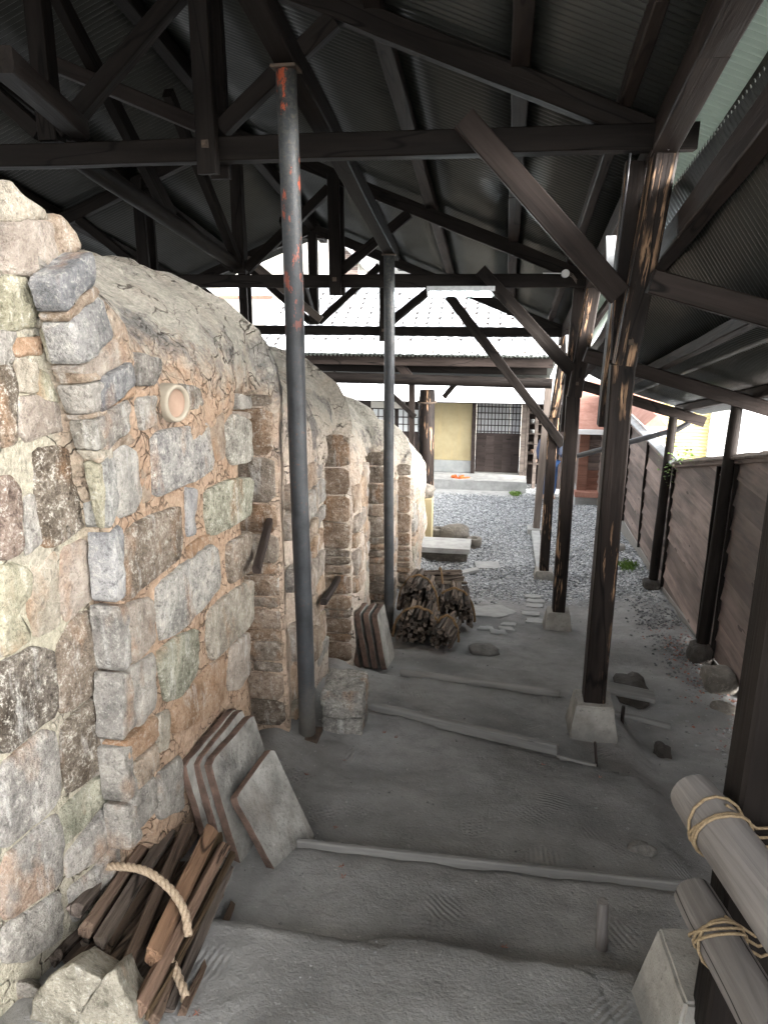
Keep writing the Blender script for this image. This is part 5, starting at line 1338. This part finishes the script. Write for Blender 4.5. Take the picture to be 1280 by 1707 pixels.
sandal(761, 797, 1.2, M_OR, M_OR, 'orange slipper on the step, left one of its pair'); sandal(774, 797, 1.9, M_OR, M_OR, 'orange slipper on the step, right one of its pair')
sandal(786, 811, 1.3, M_PK, M_WHITE, 'pink and white slipper below the step, left of its pair', -4.07); sandal(796, 811, 1.7, M_PK, M_WHITE, 'pink and white slipper below the step, right of its pair', -4.07)

# person by the door, mostly behind the posts
def skinned(name, pts, edges, mat, parent, M, sub=2):
    me = bpy.data.meshes.new(name); me.from_pydata([p[:3] for p in pts], edges, []); me.materials.append(mat)
    o = bpy.data.objects.new(name, me); COL.objects.link(o); set_world(o, M, parent)
    sk = o.modifiers.new('skin', 'SKIN'); sk.use_smooth_shade = True
    for i, p in enumerate(pts):
        r = p[3]; me.skin_vertices[0].data[i].radius = (r, r) if not isinstance(r, tuple) else r
    me.skin_vertices[0].data[0].use_root = True
    sb = o.modifiers.new('sub', 'SUBSURF'); sb.levels = sub; sb.render_levels = sub
    return o
pf = on_ground(912, 832, -4.1); per = thing('person', 'person in navy jacket and blue trousers standing behind the far posts', 'person', pf)
Mp = Matrix.Translation(pf) @ Matrix.Rotation(.35, 4, 'Z')
skin_m = m_simple('skin', (.50, .32, .24), (.55, .36, .27), .6, 8, .05, .002); navy = m_simple('navy_cloth', (.035, .045, .085), (.06, .075, .13), .9, 30, .2, .003); blue = m_simple('blue_denim', (.05, .12, .30), (.08, .17, .38), .9, 30, .2, .003); lblue = m_simple('pale_blue_cloth', (.38, .45, .62), (.46, .52, .68), .9, 30, .2, .003); hair = m_simple('dark_hair', (.015, .012, .01), (.03, .025, .02), .5, 40, .4, .003)
skinned('body', [(0, 0, .86, .10), (0, 0, 1.05, .10), (0, 0, 1.25, .12), (0, 0, 1.36, .05), (0, -.01, 1.43, .05), (0, -.02, 1.53, .085), (0, -.02, 1.60, .07),
                 (.17, 0, 1.30, .05), (.25, .02, 1.05, .04), (.24, -.10, .86, .03), (.24, -.14, .78, .032), (-.17, 0, 1.30, .05), (-.25, .02, 1.05, .04), (-.24, -.10, .86, .03), (-.24, -.14, .78, .032),
                 (.09, 0, .80, .08), (.10, -.01, .45, .055), (.10, .02, .08, .04), (.10, -.12, .03, .035), (-.09, 0, .80, .08), (-.10, -.01, .45, .055), (-.10, .02, .08, .04), (-.10, -.12, .03, .035)],
        [(0, 1), (1, 2), (2, 3), (3, 4), (4, 5), (5, 6), (2, 7), (7, 8), (8, 9), (9, 10), (2, 11), (11, 12), (12, 13), (13, 14), (0, 15), (15, 16), (16, 17), (17, 18), (0, 19), (19, 20), (20, 21), (21, 22)], skin_m, per, Mp)
skinned('jacket', [(0, 0, .80, (.17, .13)), (0, 0, 1.05, (.165, .13)), (0, 0, 1.27, (.16, .12)), (0, 0, 1.37, .07), (.18, 0, 1.30, .07), (.26, .02, 1.05, .058), (.25, -.09, .88, .05), (-.18, 0, 1.30, .07), (-.26, .02, 1.05, .058), (-.25, -.09, .88, .05)],
        [(0, 1), (1, 2), (2, 3), (2, 4), (4, 5), (5, 6), (2, 7), (7, 8), (8, 9)], navy, per, Mp)
skinned('trousers', [(0, 0, .84, (.15, .12)), (.095, 0, .76, .10), (.105, -.01, .45, .078), (.105, .01, .10, .062), (-.095, 0, .76, .10), (-.105, -.01, .45, .078), (-.105, .01, .10, .062)], [(0, 1), (1, 2), (2, 3), (0, 4), (4, 5), (5, 6)], blue, per, Mp)
skinned('hair', [(0, .0, 1.55, .088), (0, .0, 1.61, .075)], [(0, 1)], hair, per, Mp)
b = MB(); b.box((.12, -.20, .98), (.34, -.12, 1.30)); 
q = rock('bag', Mp @ Vector((.27, .02, 1.12)), (.10, .12, .20), lblue, seed=81, rough=.15, boxy=.5); tag(q, 'pale blue cloth bag hanging at the side of the person', 'bag')

# ================================================================== LAMPS AND WIRES UNDER THE ROOF
fl = thing('fluorescent_lamp', 'lit fluorescent tube lamp hung under the second tie beam', 'lamp', (-.44, 6.9, .06))
b = MB(); b.box((-.74, 6.86, .075), (-.14, 6.96, .118)); b.build('housing', M_GALV, fl)
b = MB(); b.tube([(-.71, 6.9, .052), (-.17, 6.9, .045)], .019, 12); b.build('tube', M_LAMP, fl, smooth=True)
for t in (-.725, -.155): b = MB(); b.box((t - .012, 6.885, .03), (t + .012, 6.915, .078)); b.build('socket', M_WHITE, fl)
for (x, y, s, w, h, lb) in ((1020, 420, 5.0, .085, .19, 'pale metal lamp hood fixed behind the nearest post'), (948, 575, 8.0, .08, .20, 'pale metal lamp hood fixed behind the second post')):
    c = S(x, y, s); b = MB(); b.prism([c + Vector((-w / 2, 0, h / 2)), c + Vector((w / 2, 0, h / 2)), c + Vector((w * .38, 0, -h * .45)), c + Vector((w * .1, 0, -h / 2)), c + Vector((-w * .3, 0, -h * .38))], (0, .03, 0))
    o = b.build('lamp_hood', M_GALV); tag(o, lb, 'lamp hood')
c = S(942, 456, 6.88); ins = thing('cable_insulator', 'round white insulator with cables at the end of the second tie beam', 'insulator', c)
b = MB(); b.tube([c + Vector((0, -.03, 0)), c + Vector((0, .05, 0))], [.034, .034], 16); b.build('knob', M_WHITE, ins, smooth=False)
for dz in (-.01, .004, .018): b = MB(); b.tube([c + Vector((.02, 0, dz)), c + Vector((.06, 0, dz - .02)), c + Vector((.10, .02, dz - .07))], .004, 6); b.build('cable', M_PALEW, ins)
b = MB(); b.tube([c + Vector((-.02, 0, .002)), c + Vector((-.19, 0, .004))], .005, 6); b.build('cable', M_WHITE, ins)
for (x0, y0, x1, y1, s, lb) in ((1043, 262, 1048, 300, 4.0, 'thin dark cable clipped beside the nearest post'),):
    b = MB(); b.tube([S(1050, 255, 4.0), S(1045, 300, 4.0), S(1030, 420, 4.05), S(1022, 500, 4.07), S(1018, 600, 4.08)], .005, 6); o = b.build('cable', M_BLACKP, smooth=True); tag(o, lb, 'cable')
